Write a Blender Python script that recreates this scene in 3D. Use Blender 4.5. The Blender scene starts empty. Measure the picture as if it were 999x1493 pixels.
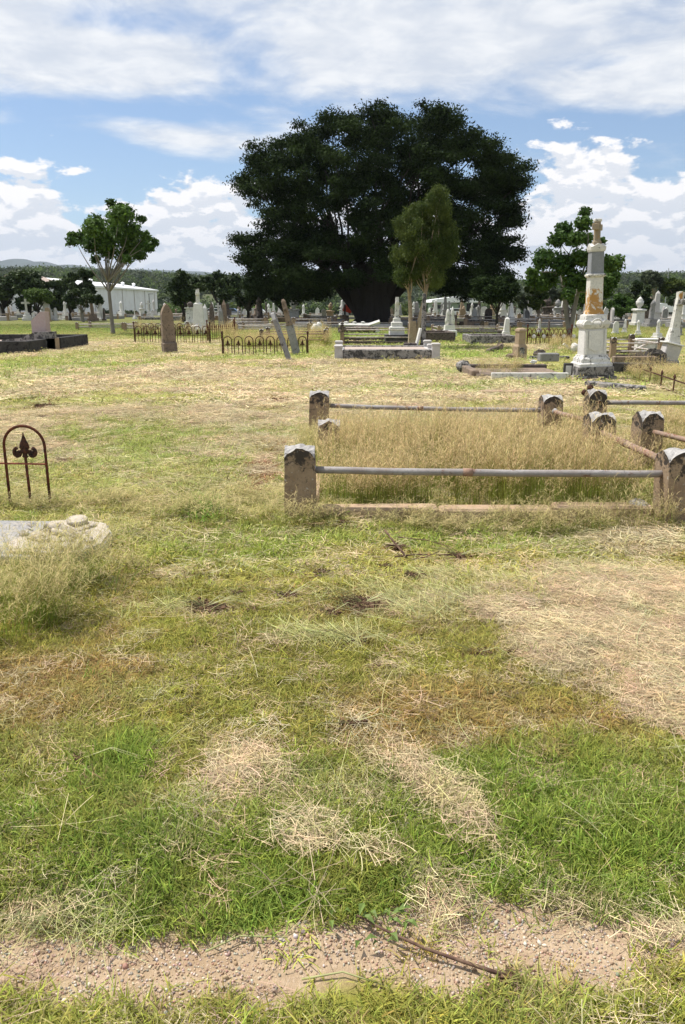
import bpy, math, random
import numpy as np
from mathutils import Vector, Matrix
R = math.radians
PI = math.pi
scene = bpy.context.scene
col = scene.collection
rnd = random.Random(7)
rng = np.random.default_rng(11)

# ------------------------------------------------------------------ camera
H = 1.6                       # eye height
F = 1139.0                    # focal length in photo pixels (18 mm on a 23.6 mm side)
HZ = 442.0
PIT = math.atan((746.5 - HZ) / F)
SN, CS = math.sin(PIT), math.cos(PIT)
cd = bpy.data.cameras.new('camera'); cam = bpy.data.objects.new('camera', cd); col.objects.link(cam)
cam.location = (0, 0, H); cam.rotation_euler = (R(90) - PIT, 0, 0)
cd.sensor_fit = 'VERTICAL'; cd.sensor_height = 23.6; cd.lens = F * 23.6 / 1493.0
cd.clip_start = 0.05; cd.clip_end = 30000
scene.camera = cam

# ------------------------------------------------------------------ exposure
scene.view_settings.view_transform = 'Standard'
scene.view_settings.look = 'None'
scene.view_settings.exposure = 0.30
scene.view_settings.gamma = 1.0
scene.cycles.max_bounces = 5
scene.cycles.diffuse_bounces = 2
scene.cycles.transmission_bounces = 3
scene.cycles.transparent_max_bounces = 4

# ------------------------------------------------------------------ sun
SUN_EL, SUN_AZ = R(64), R(-66)      # azimuth from +Y, negative = to the left
sv = Vector((math.sin(SUN_AZ) * math.cos(SUN_EL), math.cos(SUN_AZ) * math.cos(SUN_EL), math.sin(SUN_EL)))
sd = bpy.data.lights.new('sun', 'SUN'); sd.energy = 5.0; sd.angle = R(0.6); sd.color = (1.0, 0.955, 0.88)
so = bpy.data.objects.new('sun', sd); col.objects.link(so)
so.rotation_euler = sv.to_track_quat('Z', 'Y').to_euler(); so.location = (-20, 10, 60)

# ------------------------------------------------------------------ node helper
class NT:
    def __init__(s, tree):
        s.t = tree; s.n = tree.nodes; s.l = tree.links
    def node(s, typ, ins=None, **kw):
        nd = s.n.new(typ)
        for k, v in kw.items(): setattr(nd, k, v)
        if ins:
            for k, v in ins.items():
                sock = nd.inputs[k]
                if isinstance(v, bpy.types.NodeSocket): s.l.new(v, sock)
                else: sock.default_value = v
        return nd
    def math(s, op, a, b=None, c=None, clamp=False):
        nd = s.n.new('ShaderNodeMath'); nd.operation = op; nd.use_clamp = clamp
        for i, v in enumerate((a, b, c)):
            if v is None: continue
            if isinstance(v, bpy.types.NodeSocket): s.l.new(v, nd.inputs[i])
            else: nd.inputs[i].default_value = v
        return nd.outputs[0]
    def mix(s, fac, a, b, blend='MIX'):
        nd = s.n.new('ShaderNodeMix'); nd.data_type = 'RGBA'; nd.blend_type = blend; nd.clamp_factor = True
        for i, v in ((0, fac), (6, a), (7, b)):
            if isinstance(v, bpy.types.NodeSocket): s.l.new(v, nd.inputs[i])
            elif i == 0: nd.inputs[i].default_value = v
            else: nd.inputs[i].default_value = (*v[:3], 1)
        return nd.outputs[2]
    def noise(s, vec, scale, detail=4, rough=.55, dist=0, dims='3D'):
        nd = s.node('ShaderNodeTexNoise', noise_dimensions=dims)
        nd.inputs['Scale'].default_value = scale; nd.inputs['Detail'].default_value = detail
        nd.inputs['Roughness'].default_value = rough; nd.inputs['Distortion'].default_value = dist
        if vec is not None: s.l.new(vec, nd.inputs['Vector'])
        return nd.outputs[0]
    def ss(s, v, a, b, lo=0., hi=1.):
        nd = s.n.new('ShaderNodeMapRange'); nd.interpolation_type = 'SMOOTHSTEP'
        for i, x in enumerate((v, a, b, lo, hi)):
            if isinstance(x, bpy.types.NodeSocket): s.l.new(x, nd.inputs[i])
            else: nd.inputs[i].default_value = x
        return nd.outputs[0]

# ------------------------------------------------------------------ sky with clouds
world = bpy.data.worlds.new('World'); scene.world = world; world.use_nodes = True
w = NT(world.node_tree); w.n.clear()
sky = w.node('ShaderNodeTexSky', sky_type='NISHITA', sun_disc=False, sun_elevation=SUN_EL, sun_rotation=SUN_AZ,
             air_density=1.0, dust_density=0.6, ozone_density=1.6)
tc = w.node('ShaderNodeTexCoord'); D = tc.outputs['Generated']
sx = w.node('ShaderNodeSeparateXYZ', {0: D})
dx, dy, dz = sx.outputs
az = w.math('MULTIPLY', w.math('ARCTAN2', dx, dy), 57.2958)
el = w.math('MULTIPLY', w.math('ARCSINE', dz), 57.2958)
def gauss(a0, e0, wa, we):
    a = w.math('POWER', w.math('DIVIDE', w.math('SUBTRACT', az, a0), wa), 2)
    e = w.math('POWER', w.math('DIVIDE', w.math('SUBTRACT', el, e0), we), 2)
    return w.math('EXPONENT', w.math('MULTIPLY', w.math('ADD', a, e), -1))
# high broken sheet: coordinates on a flat layer overhead, as real layers foreshorten
zz = w.math('ADD', w.math('MAXIMUM', dz, 0.0), 0.10)
lay = w.node('ShaderNodeCombineXYZ', {0: w.math('DIVIDE', dx, zz), 1: w.math('DIVIDE', dy, zz), 2: 0.0}).outputs[0]
n1 = w.noise(lay, 1.15, 9, .58, .5)
n1b = w.noise(lay, 5.5, 6, .6, .3)
n1 = w.math('ADD', w.math('MULTIPLY', n1, .8), w.math('MULTIPLY', n1b, .2))
cov = w.ss(el, 10.5, 15.5, -.075, .115)
for g, amp in ((gauss(-18, 14.3, 7, 1.9), .16), (gauss(8, 15.2, 16, 2.4), .12), (gauss(-10, 10.4, 8, 1.1), .17), (gauss(22, 12.8, 9, 1.6), .13),
               (gauss(-22, 18, 4, 2.2), .1),
               (gauss(-13.5, 16.6, 5, 1.0), -.16), (gauss(-19, 11.7, 9, .7), -.10), (gauss(-5, 14.6, 3, 1.6), -.12), (gauss(17, 14.3, 3, .5), -.15), (gauss(20, 10.6, 12, .9), -.1),
               (gauss(-20, 9.3, 12, 1.2), -.1)):
    cov = w.math('ADD', cov, w.math('MULTIPLY', g, amp))
sheet = w.ss(w.math('ADD', n1, cov), .43, .68)
shade1 = w.ss(w.math('ADD', w.math('MULTIPLY', n1b, .5), w.math('MULTIPLY', n1, .5)), .38, .66)
sheetcol = w.mix(shade1, (7.0, 7.5, 8.3), (9.8, 9.9, 10.0))
# cumulus bank low on the horizon
cv = w.node('ShaderNodeCombineXYZ', {0: w.math('MULTIPLY', az, .12), 1: w.math('MULTIPLY', el, .24), 2: 3.7}).outputs[0]
cv2 = w.node('ShaderNodeCombineXYZ', {0: w.math('MULTIPLY', az, .12), 1: w.math('MULTIPLY', w.math('ADD', el, .55), .24), 2: 3.7}).outputs[0]
cN = w.noise(cv, 2.6, 10, .55, .15); cN2 = w.noise(cv2, 2.6, 10, .55, .15)
top = w.math('ADD', 7.0, w.math('MULTIPLY', gauss(16.3, 5, 3.6, 50), 2.9))
top = w.math('ADD', top, w.math('MULTIPLY', gauss(-21.7, 5, 2.6, 50), 2.1))
top = w.math('ADD', top, w.math('MULTIPLY', gauss(-11, 5, 3, 50), .9))
top = w.math('ADD', top, w.math('MULTIPLY', gauss(22.5, 5, 3, 50), 1.2))
top = w.math('SUBTRACT', top, w.math('MULTIPLY', gauss(-17.5, 5, 1.4, 50), 1.0))
hgt = w.math('MULTIPLY', w.math('SUBTRACT', top, el), .085)
dcu = w.math('ADD', w.math('MULTIPLY', w.math('SUBTRACT', cN, .5), 1.5), hgt)
cum = w.ss(dcu, -.01, .11)
hN = w.math('SUBTRACT', cN, cN2)                      # thinner above = lit top
lit = w.ss(hN, -.035, .045)
lowg = w.ss(el, 2.0, 8.5)
litf = w.math('ADD', w.math('MULTIPLY', lit, .65), w.math('MULTIPLY', lowg, .45), clamp=True)
cumcol = w.mix(litf, (6.1, 6.8, 7.8), (10.8, 10.6, 10.6))
thin = w.ss(el, -1, 5.5, .35, 1.)                     # nearer the horizon the bank pales
cumcol = w.mix(w.math('SUBTRACT', 1.0, thin), cumcol, (7.0, 7.4, 8.0))
skyc = w.mix(1.0, sky.outputs[0], (.96, 1.14, 1.32), 'MULTIPLY')
skyc = w.mix(.10, skyc, (6.8, 7.3, 8.0))
c = w.mix(w.math('MULTIPLY', sheet, .93), skyc, sheetcol)
c = w.mix(cum, c, cumcol)
below = w.ss(el, -1.5, -.2)
c = w.mix(below, (1.6, 1.8, 1.5), c)
bg = w.node('ShaderNodeBackground', {'Color': c, 'Strength': 0.082})
w.node('ShaderNodeOutputWorld', {'Surface': bg.outputs[0]})

# ------------------------------------------------------------------ photo geometry -> world
def mpp(y, z=0.): return (y * CS + (H - z) * SN) / F
def at(px, py):
    a = PIT + math.atan((py - 746.5) / F); y = H / math.tan(a)
    return ((px - 499.5) * mpp(y), y)
def xat(px, y, z=0.): return (px - 499.5) * mpp(y, z)
def zat(py, y):
    k = (746.5 - py) / F
    return H + y * (k * CS - SN) / (CS + k * SN)

# ------------------------------------------------------------------ numpy noise, ground height and cover
def _h(ix, iy, s):
    n = (ix.astype(np.int64) * 374761393 + iy.astype(np.int64) * 668265263 + s * 982451653) & 0x7fffffff
    n = ((n ^ (n >> 13)) * 1274126177) & 0x7fffffff
    return ((n ^ (n >> 16)) & 0xffff) / 65535.
def vn(x, y, s=0):
    ix = np.floor(x); iy = np.floor(y); fx = x - ix; fy = y - iy
    fx = fx * fx * (3 - 2 * fx); fy = fy * fy * (3 - 2 * fy)
    a = _h(ix, iy, s); b = _h(ix + 1, iy, s); c_ = _h(ix, iy + 1, s); d = _h(ix + 1, iy + 1, s)
    return (a * (1 - fx) + b * fx) * (1 - fy) + (c_ * (1 - fx) + d * fx) * fy
def fbm(x, y, f, s=0, o=4):
    t = 0; a = .5; tot = 0
    for i in range(o):
        t = t + a * vn(x * f, y * f, s + i * 17); tot += a; a *= .55; f *= 2.1
    return t / tot
def sst(v, a, b):
    t = np.clip((v - a) / (b - a), 0, 1); return t * t * (3 - 2 * t)
def ell(px, py, rx, ry):
    x0, y0 = at(px, py); ya = at(px, py + ry)[1]; yb = at(px, max(py - ry, HZ + 4))[1]
    return (x0, y0, rx * mpp(y0), max((yb - ya) / 2, .02))
HAY = [(900,880,150,45,1.1),(960,980,90,75,1.15),(860,950,110,40,1.05),(985,900,110,70,1.1),(800,915,90,32,.6),(930,800,100,24,.7),(780,960,45,18,.5),(640,900,90,20,.4),
       (350,1128,60,34,.62),(372,1108,36,20,.62),(335,1165,38,12,.75),(352,1142,34,18,.8),(520,1092,20,7,.8),(545,1104,20,8,.8),(570,1120,20,10,.85),(590,1140,24,12,.9),(612,1158,22,11,.85),(640,1168,22,12,.85),(658,1184,22,13,.95),(676,1204,18,12,.85),(692,1226,18,11,.85),(420,1150,50,20,.42),(500,1175,60,20,.34),(442,1236,34,7,1.),(475,1244,22,6,.9),(545,1262,26,6,.8),(268,1245,12,5,.7),(610,1275,24,6,.6),(640,1320,14,22,.55),
       (510,1075,10,8,.6),(60,1330,60,16,.6),(430,1180,60,14,.3),(300,1210,50,10,.3),(860,1320,60,14,.45),(960,1350,60,14,.5)]
HAYF = [(470,585,420,40,.55),(480,572,260,30,1.1),(120,583,190,36,.8),(260,560,220,25,.95),(360,545,260,18,.9),(60,560,110,12,.6),(560,545,130,14,.5),(150,500,130,10,.7),(40,512,90,12,.75),(300,515,80,8,.7),(350,610,160,14,.5),(760,508,70,5,.6),(560,530,140,7,.5),(700,548,70,8,.4),(990,560,90,10,.5)]
GRN = [(100,545,150,14,1.),(330,632,130,18,.7),(160,640,140,14,.6),(420,540,80,6,.5),(130,542,170,13,1.),(60,527,120,9,.5),(420,640,140,28,.55),(300,665,120,35,.5),(750,562,200,16,.9),(560,518,330,7,.7),(700,520,90,9,1.),(230,620,90,14,.5),
       (130,478,140,6,1.2),(560,490,300,6,1.),(640,505,120,6,.9),(350,1310,420,60,1.),(800,1220,280,90,1.),(100,1150,160,80,1.),(260,1260,250,60,1.),(500,1190,300,70,.9),(900,1130,200,50,.7),(590,1230,300,60,.9),(500,1478,700,24,.45),(250,655,160,22,.5),(560,600,60,20,.3),(700,790,200,22,.7),(350,800,130,30,.7),(470,790,120,18,.6)]
BRN = [(60,1000,150,55,1.),(30,1040,90,40,.8),(690,1045,190,48,.9),(850,1050,100,40,.5),(200,880,60,40,.35),(580,1075,60,25,.7)]
SOIL = [(385,690,22,34,1.),(372,715,20,12,.8),(395,665,16,18,.6),(500,890,60,18,.5),(300,900,40,12,.4)]
CL = [(530,899,78,0,'largest dark soil clod, in the middle of the pulled grass',14),(300,904,62,0,'wide soil clod on the left, right of the long grass',10),(577,806,32,0,'soil clod at the foot of the slanting stick',4),(668,820,34,0,'dark clod at the right end of the fallen branch',6),(604,853,34,0,'round clod below the fallen branch',0),(420,881,34,0,'soil clod left of the largest clod, beside pulled stems',5),(482,910,26,0,'small clod touching the left of the largest clod',3),(516,951,34,0,'dark clod ending the lower swathe of pulled grass',8),(695,970,32,0,'dark clod at the left tip of the big straw patch',4),(748,970,16,0,'tiny clod just right of the clod by the straw patch tip',0),(548,989,16,0,'tiny clod alone on browned turf in the centre',0),(884,952,16,0,'small clod within the big straw patch',0),(845,960,10,0,'smallest crumb of soil within the straw patch',0),(785,864,22,0,'clod on the upper left part of the straw patch',3),(512,1076,24,0,'clod at the head of the diagonal straw trail',5),(65,598,34,0,'grassy dark clod far left on the dry hay',8),(64,616,16,0,'tiny clod just below the grassy clod at far left',0),(466,848,18,0,'small clod above the wide swathe, left of centre',2),(346,878,14,0,'tiny clod between the wide left clod and the centre',0),(118,1131,15,0,'tiny rooted clod low on the left with two pale stems',2),(224,664,10,0,'reddish crumb of soil on the left lawn',0),(405,590,24,0,'brown clod on the hay left of the back post',2),(180,545,20,0,'clod on the hay before the brown headstone',2),(372,905,16,0,'tiny clod right of the wide left clod',2),(92,676,22,0,'dark clod just right of the rusty cross bar',3),(563,838,16,0,'tiny clod between stick and round clod',1),(500,772,18,0,'dark crumb in the grass before the front kerb',0),(845,556,14,0,'clod before the stained monument',0)]
SOIL += [(c_[0], c_[1], c_[2] * .62, max(3, c_[2] * .16), .8) for c_ in CL]
HAYw = [(ell(*e[:4]), e[4]) for e in HAY]; HAYFw = [(ell(*e[:4]), e[4]) for e in HAYF]
GRNw = [(ell(*e[:4]), e[4]) for e in GRN]; BRNw = [(ell(*e[:4]), e[4]) for e in BRN]; SOILw = [(ell(*e[:4]), e[4]) for e in SOIL]
def blob(x, y, L, wob=.5, f=2.2, sharp=1.6):
    n = fbm(x, y, f, 91, 4); n = n + (fbm(x, y, f * 4.5, 92, 3) - .5) * .7; o = np.zeros_like(x)
    for (cx, cy, rx, ry), s in L:
        q = ((x - cx) / rx) ** 2 + ((y - cy) / ry) ** 2
        o = np.maximum(o, s * np.clip(1.35 - q * .85 + (n - .5) * wob * 4.2, 0, 1))
    return np.clip(o, 0, 1.2)
Y_EDGE = at(500, 1340)[1]; Y_FRONT = at(500, 1442)[1]
def cover(x, y):
    """weights of hay, lush green, brown dead turf, bare soil, gravel"""
    n = fbm(x, y, 3.0, 5, 4)
    hay = np.maximum(blob(x, y, HAYw, .55, 3.), blob(x, y, HAYFw, .8, .55) * sst(fbm(x, y, .9, 77, 4), .30, .55))
    grn = blob(x, y, GRNw, .7, 1.2); brn = blob(x, y, BRNw, .8, 2.) * .9; soil = blob(x, y, SOILw, .6, 5.)
    e = (fbm(x, y, 4., 33, 4) - .5) * .34 + .05 * np.sin(x * 2.3 + 1)
    e = e + .01 * np.clip(x, -1, 1)
    f2 = (fbm(x, y, 3.2, 44, 4) - .5) * .26 + .03 * np.clip(x, -1, 1)
    gra = sst(-(y - (Y_EDGE + e)), -.02, .05) * sst(y - (Y_FRONT + f2), -.04, .04)
    return hay, grn, brn, soil, gra, n
def gh(x, y):
    x = np.asarray(x, float); y = np.asarray(y, float)
    near = np.exp(-np.maximum(np.hypot(x, y) - 10, 0) / 25)
    z = (fbm(x, y, .35, 3, 3) - .5) * .16 * near * sst(y, 2.0, 5.) + (fbm(x, y, 2.5, 8, 3) - .5) * .05 * near
    hay, grn, brn, soil, gra, n = cover(x, y)
    z = z - 3.0 * sst(y, 100, 200)
    z = z + blob(x, y, HAYw, .3, 4.) * .014 * (y < 5.5) + .035 * sst(y, Y_EDGE - .05, Y_EDGE + .28)
    return z
def gcol(x, y):
    hay, grn, brn, soil, gra, n = cover(x, y)
    far = sst(y, 3.6, 7.)[:, None]
    m = fbm(x, y, 1.1, 60, 4)[:, None]; m2 = fbm(x, y, 6., 61, 3)[:, None]
    base = np.array([.365, .350, .070]) * (1 - far) + np.array([.385, .395, .120]) * far
    base = base * (1 - .45 * (m - .5))
    base = base + (np.array([.42, .36, .15]) - base) * sst(m2, .5, .8) * .5
    g = np.array([.235, .335, .052]) * (1 - far) + np.array([.310, .400, .095]) * far
    g = g * (.8 + .5 * m)
    c = base + (g - base) * np.clip(grn, 0, 1)[:, None] * .85
    c = c + (np.array([.38, .215, .085]) * (.8 + .4 * m2) - c) * np.clip(brn, 0, 1)[:, None] * .75
    hc = np.array([.54, .44, .27]) * (1 - far) + np.array([.57, .475, .305]) * far
    c = c + (hc * (.8 + .4 * m2) - c) * np.clip(hay, 0, 1)[:, None] * .9
    c = c + (np.array([.25, .125, .065]) - c) * np.clip(soil, 0, 1)[:, None]
    c = c + (np.array([.13, .16, .05]) * (.7 + .6 * m) - c) * sst(y, 30, 62)[:, None] * .75
    return np.clip(c, 0, 1)
def Gp(px, py):
    x, y = at(px, py); return (x, y, float(gh(np.array([x]), np.array([y]))[0]))

# ------------------------------------------------------------------ materials
def newmat(name):
    m = bpy.data.materials.new(name); m.use_nodes = True; t = NT(m.node_tree); t.n.clear(); return m, t
def finish(t, color, rough=.85, bump=None, bstr=.3, bdist=.01, metal=0., spec=.3, transl=0., extra_n=None):
    b = t.node('ShaderNodeBsdfPrincipled')
    for k, v in (('Base Color', color), ('Roughness', rough), ('Metallic', metal), ('Specular IOR Level', spec)):
        if isinstance(v, bpy.types.NodeSocket): t.l.new(v, b.inputs[k])
        else: b.inputs[k].default_value = (*v, 1) if k == 'Base Color' else v
    if bump is not None:
        bp = t.node('ShaderNodeBump', {'Height': bump, 'Strength': bstr, 'Distance': bdist}); t.l.new(bp.outputs[0], b.inputs['Normal'])
    out = b.outputs[0]
    if transl:
        tr = t.node('ShaderNodeBsdfTranslucent')
        if isinstance(color, bpy.types.NodeSocket): t.l.new(color, tr.inputs[0])
        else: tr.inputs[0].default_value = (*color, 1)
        out = t.node('ShaderNodeMixShader', {0: transl, 1: out, 2: tr.outputs[0]}).outputs[0]
    t.node('ShaderNodeOutputMaterial', {'Surface': out})
def stone(name, base, dark=(.03, .028, .026), amt=.5, scale=4., lichen=None, lamt=.5, bstr=.5, second=None, grad=None, rough=.9):
    """weathered stone: base grain, black mould patches, optional lichen; grad=(z0,z1) puts more mould there"""
    m, t = newmat(name); tcn = t.node('ShaderNodeTexCoord'); v = tcn.outputs['Object']
    oi = t.node('ShaderNodeObjectInfo'); rv = t.node('ShaderNodeVectorMath', {0: v, 1: (0, 0, 0)}, operation='ADD')
    off = t.node('ShaderNodeCombineXYZ', {0: t.math('MULTIPLY', oi.outputs['Random'], 37.), 1: t.math('MULTIPLY', oi.outputs['Random'], 91.)})
    t.l.new(off.outputs[0], rv.inputs[1]); v2 = rv.outputs[0]
    a = t.noise(v2, scale, 8, .65); b = t.noise(v2, scale * 9, 5, .7); s = t.noise(v2, scale * 2.3, 8, .7, .4)
    c_ = t.mix(t.ss(a, .3, .7), base, second or tuple(x * .68 for x in base))
    c_ = t.mix(t.ss(b, .42, .72), c_, tuple(x * .72 for x in base))
    th = .72 - amt * .36
    if grad:
        z = t.node('ShaderNodeSeparateXYZ', {0: v}).outputs[2]
        s = t.math('ADD', s, t.ss(z, grad[0], grad[1], -.12, .12))
    mk = t.ss(t.math('ADD', s, t.math('MULTIPLY', t.math('SUBTRACT', b, .5), .25)), th, th + .10)
    c_ = t.mix(t.math('MULTIPLY', mk, .9), c_, dark)
    if lichen:
        l = t.noise(v2, scale * 3.1, 7, .7, .2); c_ = t.mix(t.ss(l, .70 - lamt * .3, .78 - lamt * .3), c_, lichen)
    hgt_ = t.math('ADD', b, t.math('MULTIPLY', a, .6))
    finish(t, c_, rough, hgt_, bstr, .012)
    return m
def plain(name, c_, rough=.7, var=.25, scale=20., metal=0., bstr=.15, spec=.3, second=None):
    m, t = newmat(name); v = t.node('ShaderNodeTexCoord').outputs['Object']
    a = t.noise(v, scale, 5, .6)
    cc = t.mix(t.ss(a, .35, .68), c_, second or tuple(x * (1 - var) for x in c_))
    finish(t, cc, rough, a, bstr, .005, metal, spec); return m
def leafmat(name, c1, c2, transl=.25, rough=.6, spec=.18):
    m, t = newmat(name); at_ = t.node('ShaderNodeAttribute', attribute_name='lv')
    pos = t.node('ShaderNodeNewGeometry').outputs['Position']
    f = t.math('ADD', t.math('MULTIPLY', at_.outputs['Fac'], .6), t.math('MULTIPLY', t.noise(pos, .8, 3), .4))
    cc = t.mix(t.ss(f, .2, .8), c1, c2); finish(t, cc, rough, transl=transl, spec=spec); return m
M = {}
M['sandstone'] = stone('sandstone', (.40, .30, .205), amt=.42, scale=5, lichen=(.42, .40, .36), lamt=.15, second=(.30, .215, .14))
M['post'] = stone('post_sandstone', (.36, .265, .175), dark=(.035, .03, .028), amt=.62, scale=6, lichen=(.50, .48, .44), lamt=.32, second=(.25, .17, .11), grad=(.25, .62))
M['cap'] = stone('lichened_stone', (.46, .44, .42), dark=(.07, .065, .06), amt=.42, scale=9, second=(.33, .31, .29))
M['kerbred'] = stone('red_sandstone', (.46, .34, .235), amt=.34, scale=4, second=(.38, .25, .16))
M['marble'] = stone('white_marble', (.74, .72, .68), dark=(.16, .15, .14), amt=.26, scale=3, second=(.60, .58, .54), bstr=.15, rough=.7)
M['marblestain'] = stone('stained_marble', (.72, .70, .66), dark=(.09, .085, .08), amt=.5, scale=3.2, second=(.55, .53, .49), bstr=.3)
M['ochre'] = stone('ochre_lichen_marble', (.70, .68, .63), dark=(.40, .19, .02), amt=.52, scale=2.6, second=(.62, .59, .54), bstr=.25, grad=(2.2, 1.65))
M['lichenbrown'] = stone('brown_lichen_stone', (.34, .27, .18), dark=(.30, .17, .05), amt=.4, scale=6, second=(.24, .20, .15), bstr=.25)
M['greystone'] = stone('grey_stone', (.30, .29, .28), amt=.45, scale=4, second=(.22, .215, .21))
M['bluestone'] = stone('blue_grey_marble', (.27, .28, .30), dark=(.12, .12, .13), amt=.35, scale=6, second=(.21, .22, .235))
M['brown'] = stone('brown_streaked_stone', (.27, .20, .145), amt=.5, scale=4, lichen=(.42, .34, .26), lamt=.3, second=(.17, .13, .10))
M['pinkgran'] = stone('pink_granite', (.46, .37, .35), dark=(.25, .18, .17), amt=.2, scale=18, second=(.42, .31, .29), bstr=.1)
M['blackstone'] = stone('mould_black_concrete', (.045, .043, .042), dark=(.012, .012, .013), amt=.6, scale=3, second=(.07, .065, .06))
M['mouldconc'] = stone('mouldy_concrete', (.33, .31, .29), dark=(.035, .034, .033), amt=.72, scale=3.2, second=(.23, .21, .20))
M['darkstone'] = stone('dark_stone', (.10, .085, .075), dark=(.02, .02, .02), amt=.6, scale=5, second=(.16, .12, .10))
M['gravebed'] = stone('grave_bed', (.46, .37, .31), dark=(.15, .13, .12), amt=.3, scale=3, second=(.38, .32, .28))
M['paleconc'] = stone('pale_painted_concrete', (.55, .52, .50), dark=(.13, .12, .12), amt=.3, scale=5, second=(.45, .42, .40))
M['slabstone'] = stone('fallen_slab_stone', (.27, .27, .27), dark=(.12, .12, .125), amt=.45, scale=3, second=(.40, .36, .31), bstr=.4)
M['carved'] = stone('carved_pale_stone', (.50, .435, .35), dark=(.15, .12, .095), amt=.48, scale=7, second=(.48, .42, .34), bstr=.5)
M['pipe'] = stone('galvanised_pipe', (.33, .31, .30), dark=(.17, .09, .06), amt=.45, scale=5, second=(.24, .20, .18), bstr=.3, rough=.6)
M['rustpipe'] = stone('rusty_pipe', (.33, .20, .14), dark=(.20, .085, .05), amt=.55, scale=6, second=(.28, .22, .18), bstr=.4, rough=.75)
M['whitepipe'] = plain('weathered_white_rail', (.52, .49, .46), .7, .3, 9, 0, .2, second=(.33, .25, .20))
M['rust'] = plain('rusty_iron', (.15, .045, .022), .85, .3, 45, .2, .6, .3, second=(.045, .02, .016))
M['redrust'] = plain('red_rusted_bar', (.30, .085, .05), .85, .3, 30, .1, .5, .3, second=(.18, .06, .035))
M['iron'] = plain('dark_rusty_iron', (.12, .048, .028), .85, .3, 40, .2, .5, .3, second=(.025, .018, .016))
M['clod'] = plain('dry_soil', (.17, .105, .066), .98, .3, 55, 0, 1., .05, second=(.07, .045, .03))
M['root'] = plain('fine_roots', (.16, .10, .065), .95, .3, 30, 0, .2, .1)
M['stick'] = plain('dry_stick', (.17, .11, .075), .9, .3, 30, 0, .3, .15, second=(.09, .05, .04))
M['bark'] = stone('pale_bark', (.36, .30, .23), dark=(.12, .09, .06), amt=.3, scale=3, second=(.24, .18, .12))
M['barkorange'] = stone('tan_gum_bark', (.34, .25, .165), dark=(.16, .09, .05), amt=.4, scale=2, second=(.40, .33, .25))
M['barkgrey'] = stone('grey_bark', (.24, .22, .19), dark=(.08, .07, .06), amt=.3, scale=3, second=(.17, .15, .13))
M['barkdark'] = stone('dark_bark', (.045, .038, .032), dark=(.02, .018, .015), amt=.4, scale=2, second=(.045, .04, .033))
M['weedleaf'] = plain('weed_leaf', (.15, .22, .045), .5, .3, 20, 0, .2, .4)
M['paleleaf'] = plain('pale_green_stem', (.38, .38, .17), .6, .25, 20, 0, .1, .3)
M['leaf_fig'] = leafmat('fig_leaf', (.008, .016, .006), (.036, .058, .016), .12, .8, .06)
M['leaf_green'] = leafmat('broad_green_leaf', (.028, .065, .012), (.095, .165, .030), .28)
M['leaf_dark'] = leafmat('dark_green_leaf', (.020, .038, .012), (.060, .088, .026), .2)
M['leaf_olive'] = leafmat('olive_gum_leaf', (.034, .060, .014), (.105, .135, .028), .3)
M['leaf_lime'] = leafmat('lime_green_leaf', (.045, .085, .016), (.115, .170, .035), .3)
M['leaf_grey'] = leafmat('grey_green_leaf', (.045, .062, .035), (.095, .115, .062), .2)
m, t = newmat('white_sheet_wall'); ps = t.node('ShaderNodeNewGeometry').outputs['Position']
wv = t.node('ShaderNodeTexWave', {'Vector': ps, 'Scale': 1.1}, bands_direction='DIAGONAL').outputs['Fac']; dn = t.noise(ps, .5, 6, .7)
finish(t, t.mix(t.ss(dn, .42, .72, 0, .45), (.74, .74, .76), (.50, .48, .46)), .6, wv, .5, .05); M['whitewall'] = m
M['whiteroof'] = plain('white_metal_roof', (.82, .82, .82), .5, .05, 1., 0, 0.)
M['dullroof'] = plain('dull_roof', (.42, .33, .28), .7, .15, 1., 0, 0.)
M['greenwall'] = plain('sage_green_wall', (.25, .31, .24), .7, .08, 1.5, 0, 0.)
M['bluewall'] = plain('blue_grey_wall', (.10, .17, .23), .7, .1, 1.5, 0, 0.)
M['yellow'] = plain('yellow_paint', (.72, .42, .03), .5, .08, 2, 0, 0.)
M['redpaint'] = plain('red_paint', (.55, .06, .04), .5, .1, 2, 0, 0.)
M['glass'] = plain('dark_glass', (.03, .035, .04), .12, .1, 2, 0, 0., .6)
M['carwhite'] = plain('white_car_paint', (.75, .75, .76), .3, .03, 2, 0, 0., .6)
M['carblue'] = plain('blue_car_paint', (.05, .10, .20), .3, .03, 2, 0, 0., .6)
M['rubber'] = plain('rubber', (.02, .02, .02), .9, .1, 9, 0, 0.)
M['poleconc'] = plain('pole', (.34, .35, .36), .8, .1, 5, 0, .1)
M['lamp_black'] = plain('black_metal', (.02, .02, .02), .5, .1, 5, 0, .1)
# grass: colour handed over by each scattered tuft
def tuftmat(name, tipmix=.5, tip=(.42, .34, .17), transl=.3, tip0=.25):
    m, t = newmat(name)
    gc_ = t.node('ShaderNodeAttribute', attribute_name='gcol', attribute_type='INSTANCER').outputs['Color']
    bl = t.node('ShaderNodeAttribute', attribute_name='bl')
    sp = t.node('ShaderNodeSeparateColor', {0: bl.outputs['Color']})
    c_ = t.mix(t.math('MULTIPLY', t.ss(sp.outputs[0], tip0, 1.), tipmix), gc_, tip)
    hv = t.node('ShaderNodeHueSaturation', {'Color': c_, 'Value': t.ss(sp.outputs[1], 0, 1, .62, 1.42), 'Saturation': 1.0, 'Hue': t.math('ADD', .5, t.math('MULTIPLY', t.math('SUBTRACT', sp.outputs[2], .5), .04))})
    finish(t, hv.outputs[0], .7, transl=transl, spec=.08); return m
M['turf'] = tuftmat('turf_blades', .25, (.36, .38, .14))
M['straw'] = tuftmat('cut_straw', .0)
M['tall'] = tuftmat('tall_seeding_grass', .92, (.58, .44, .24), .35, .42)
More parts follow.
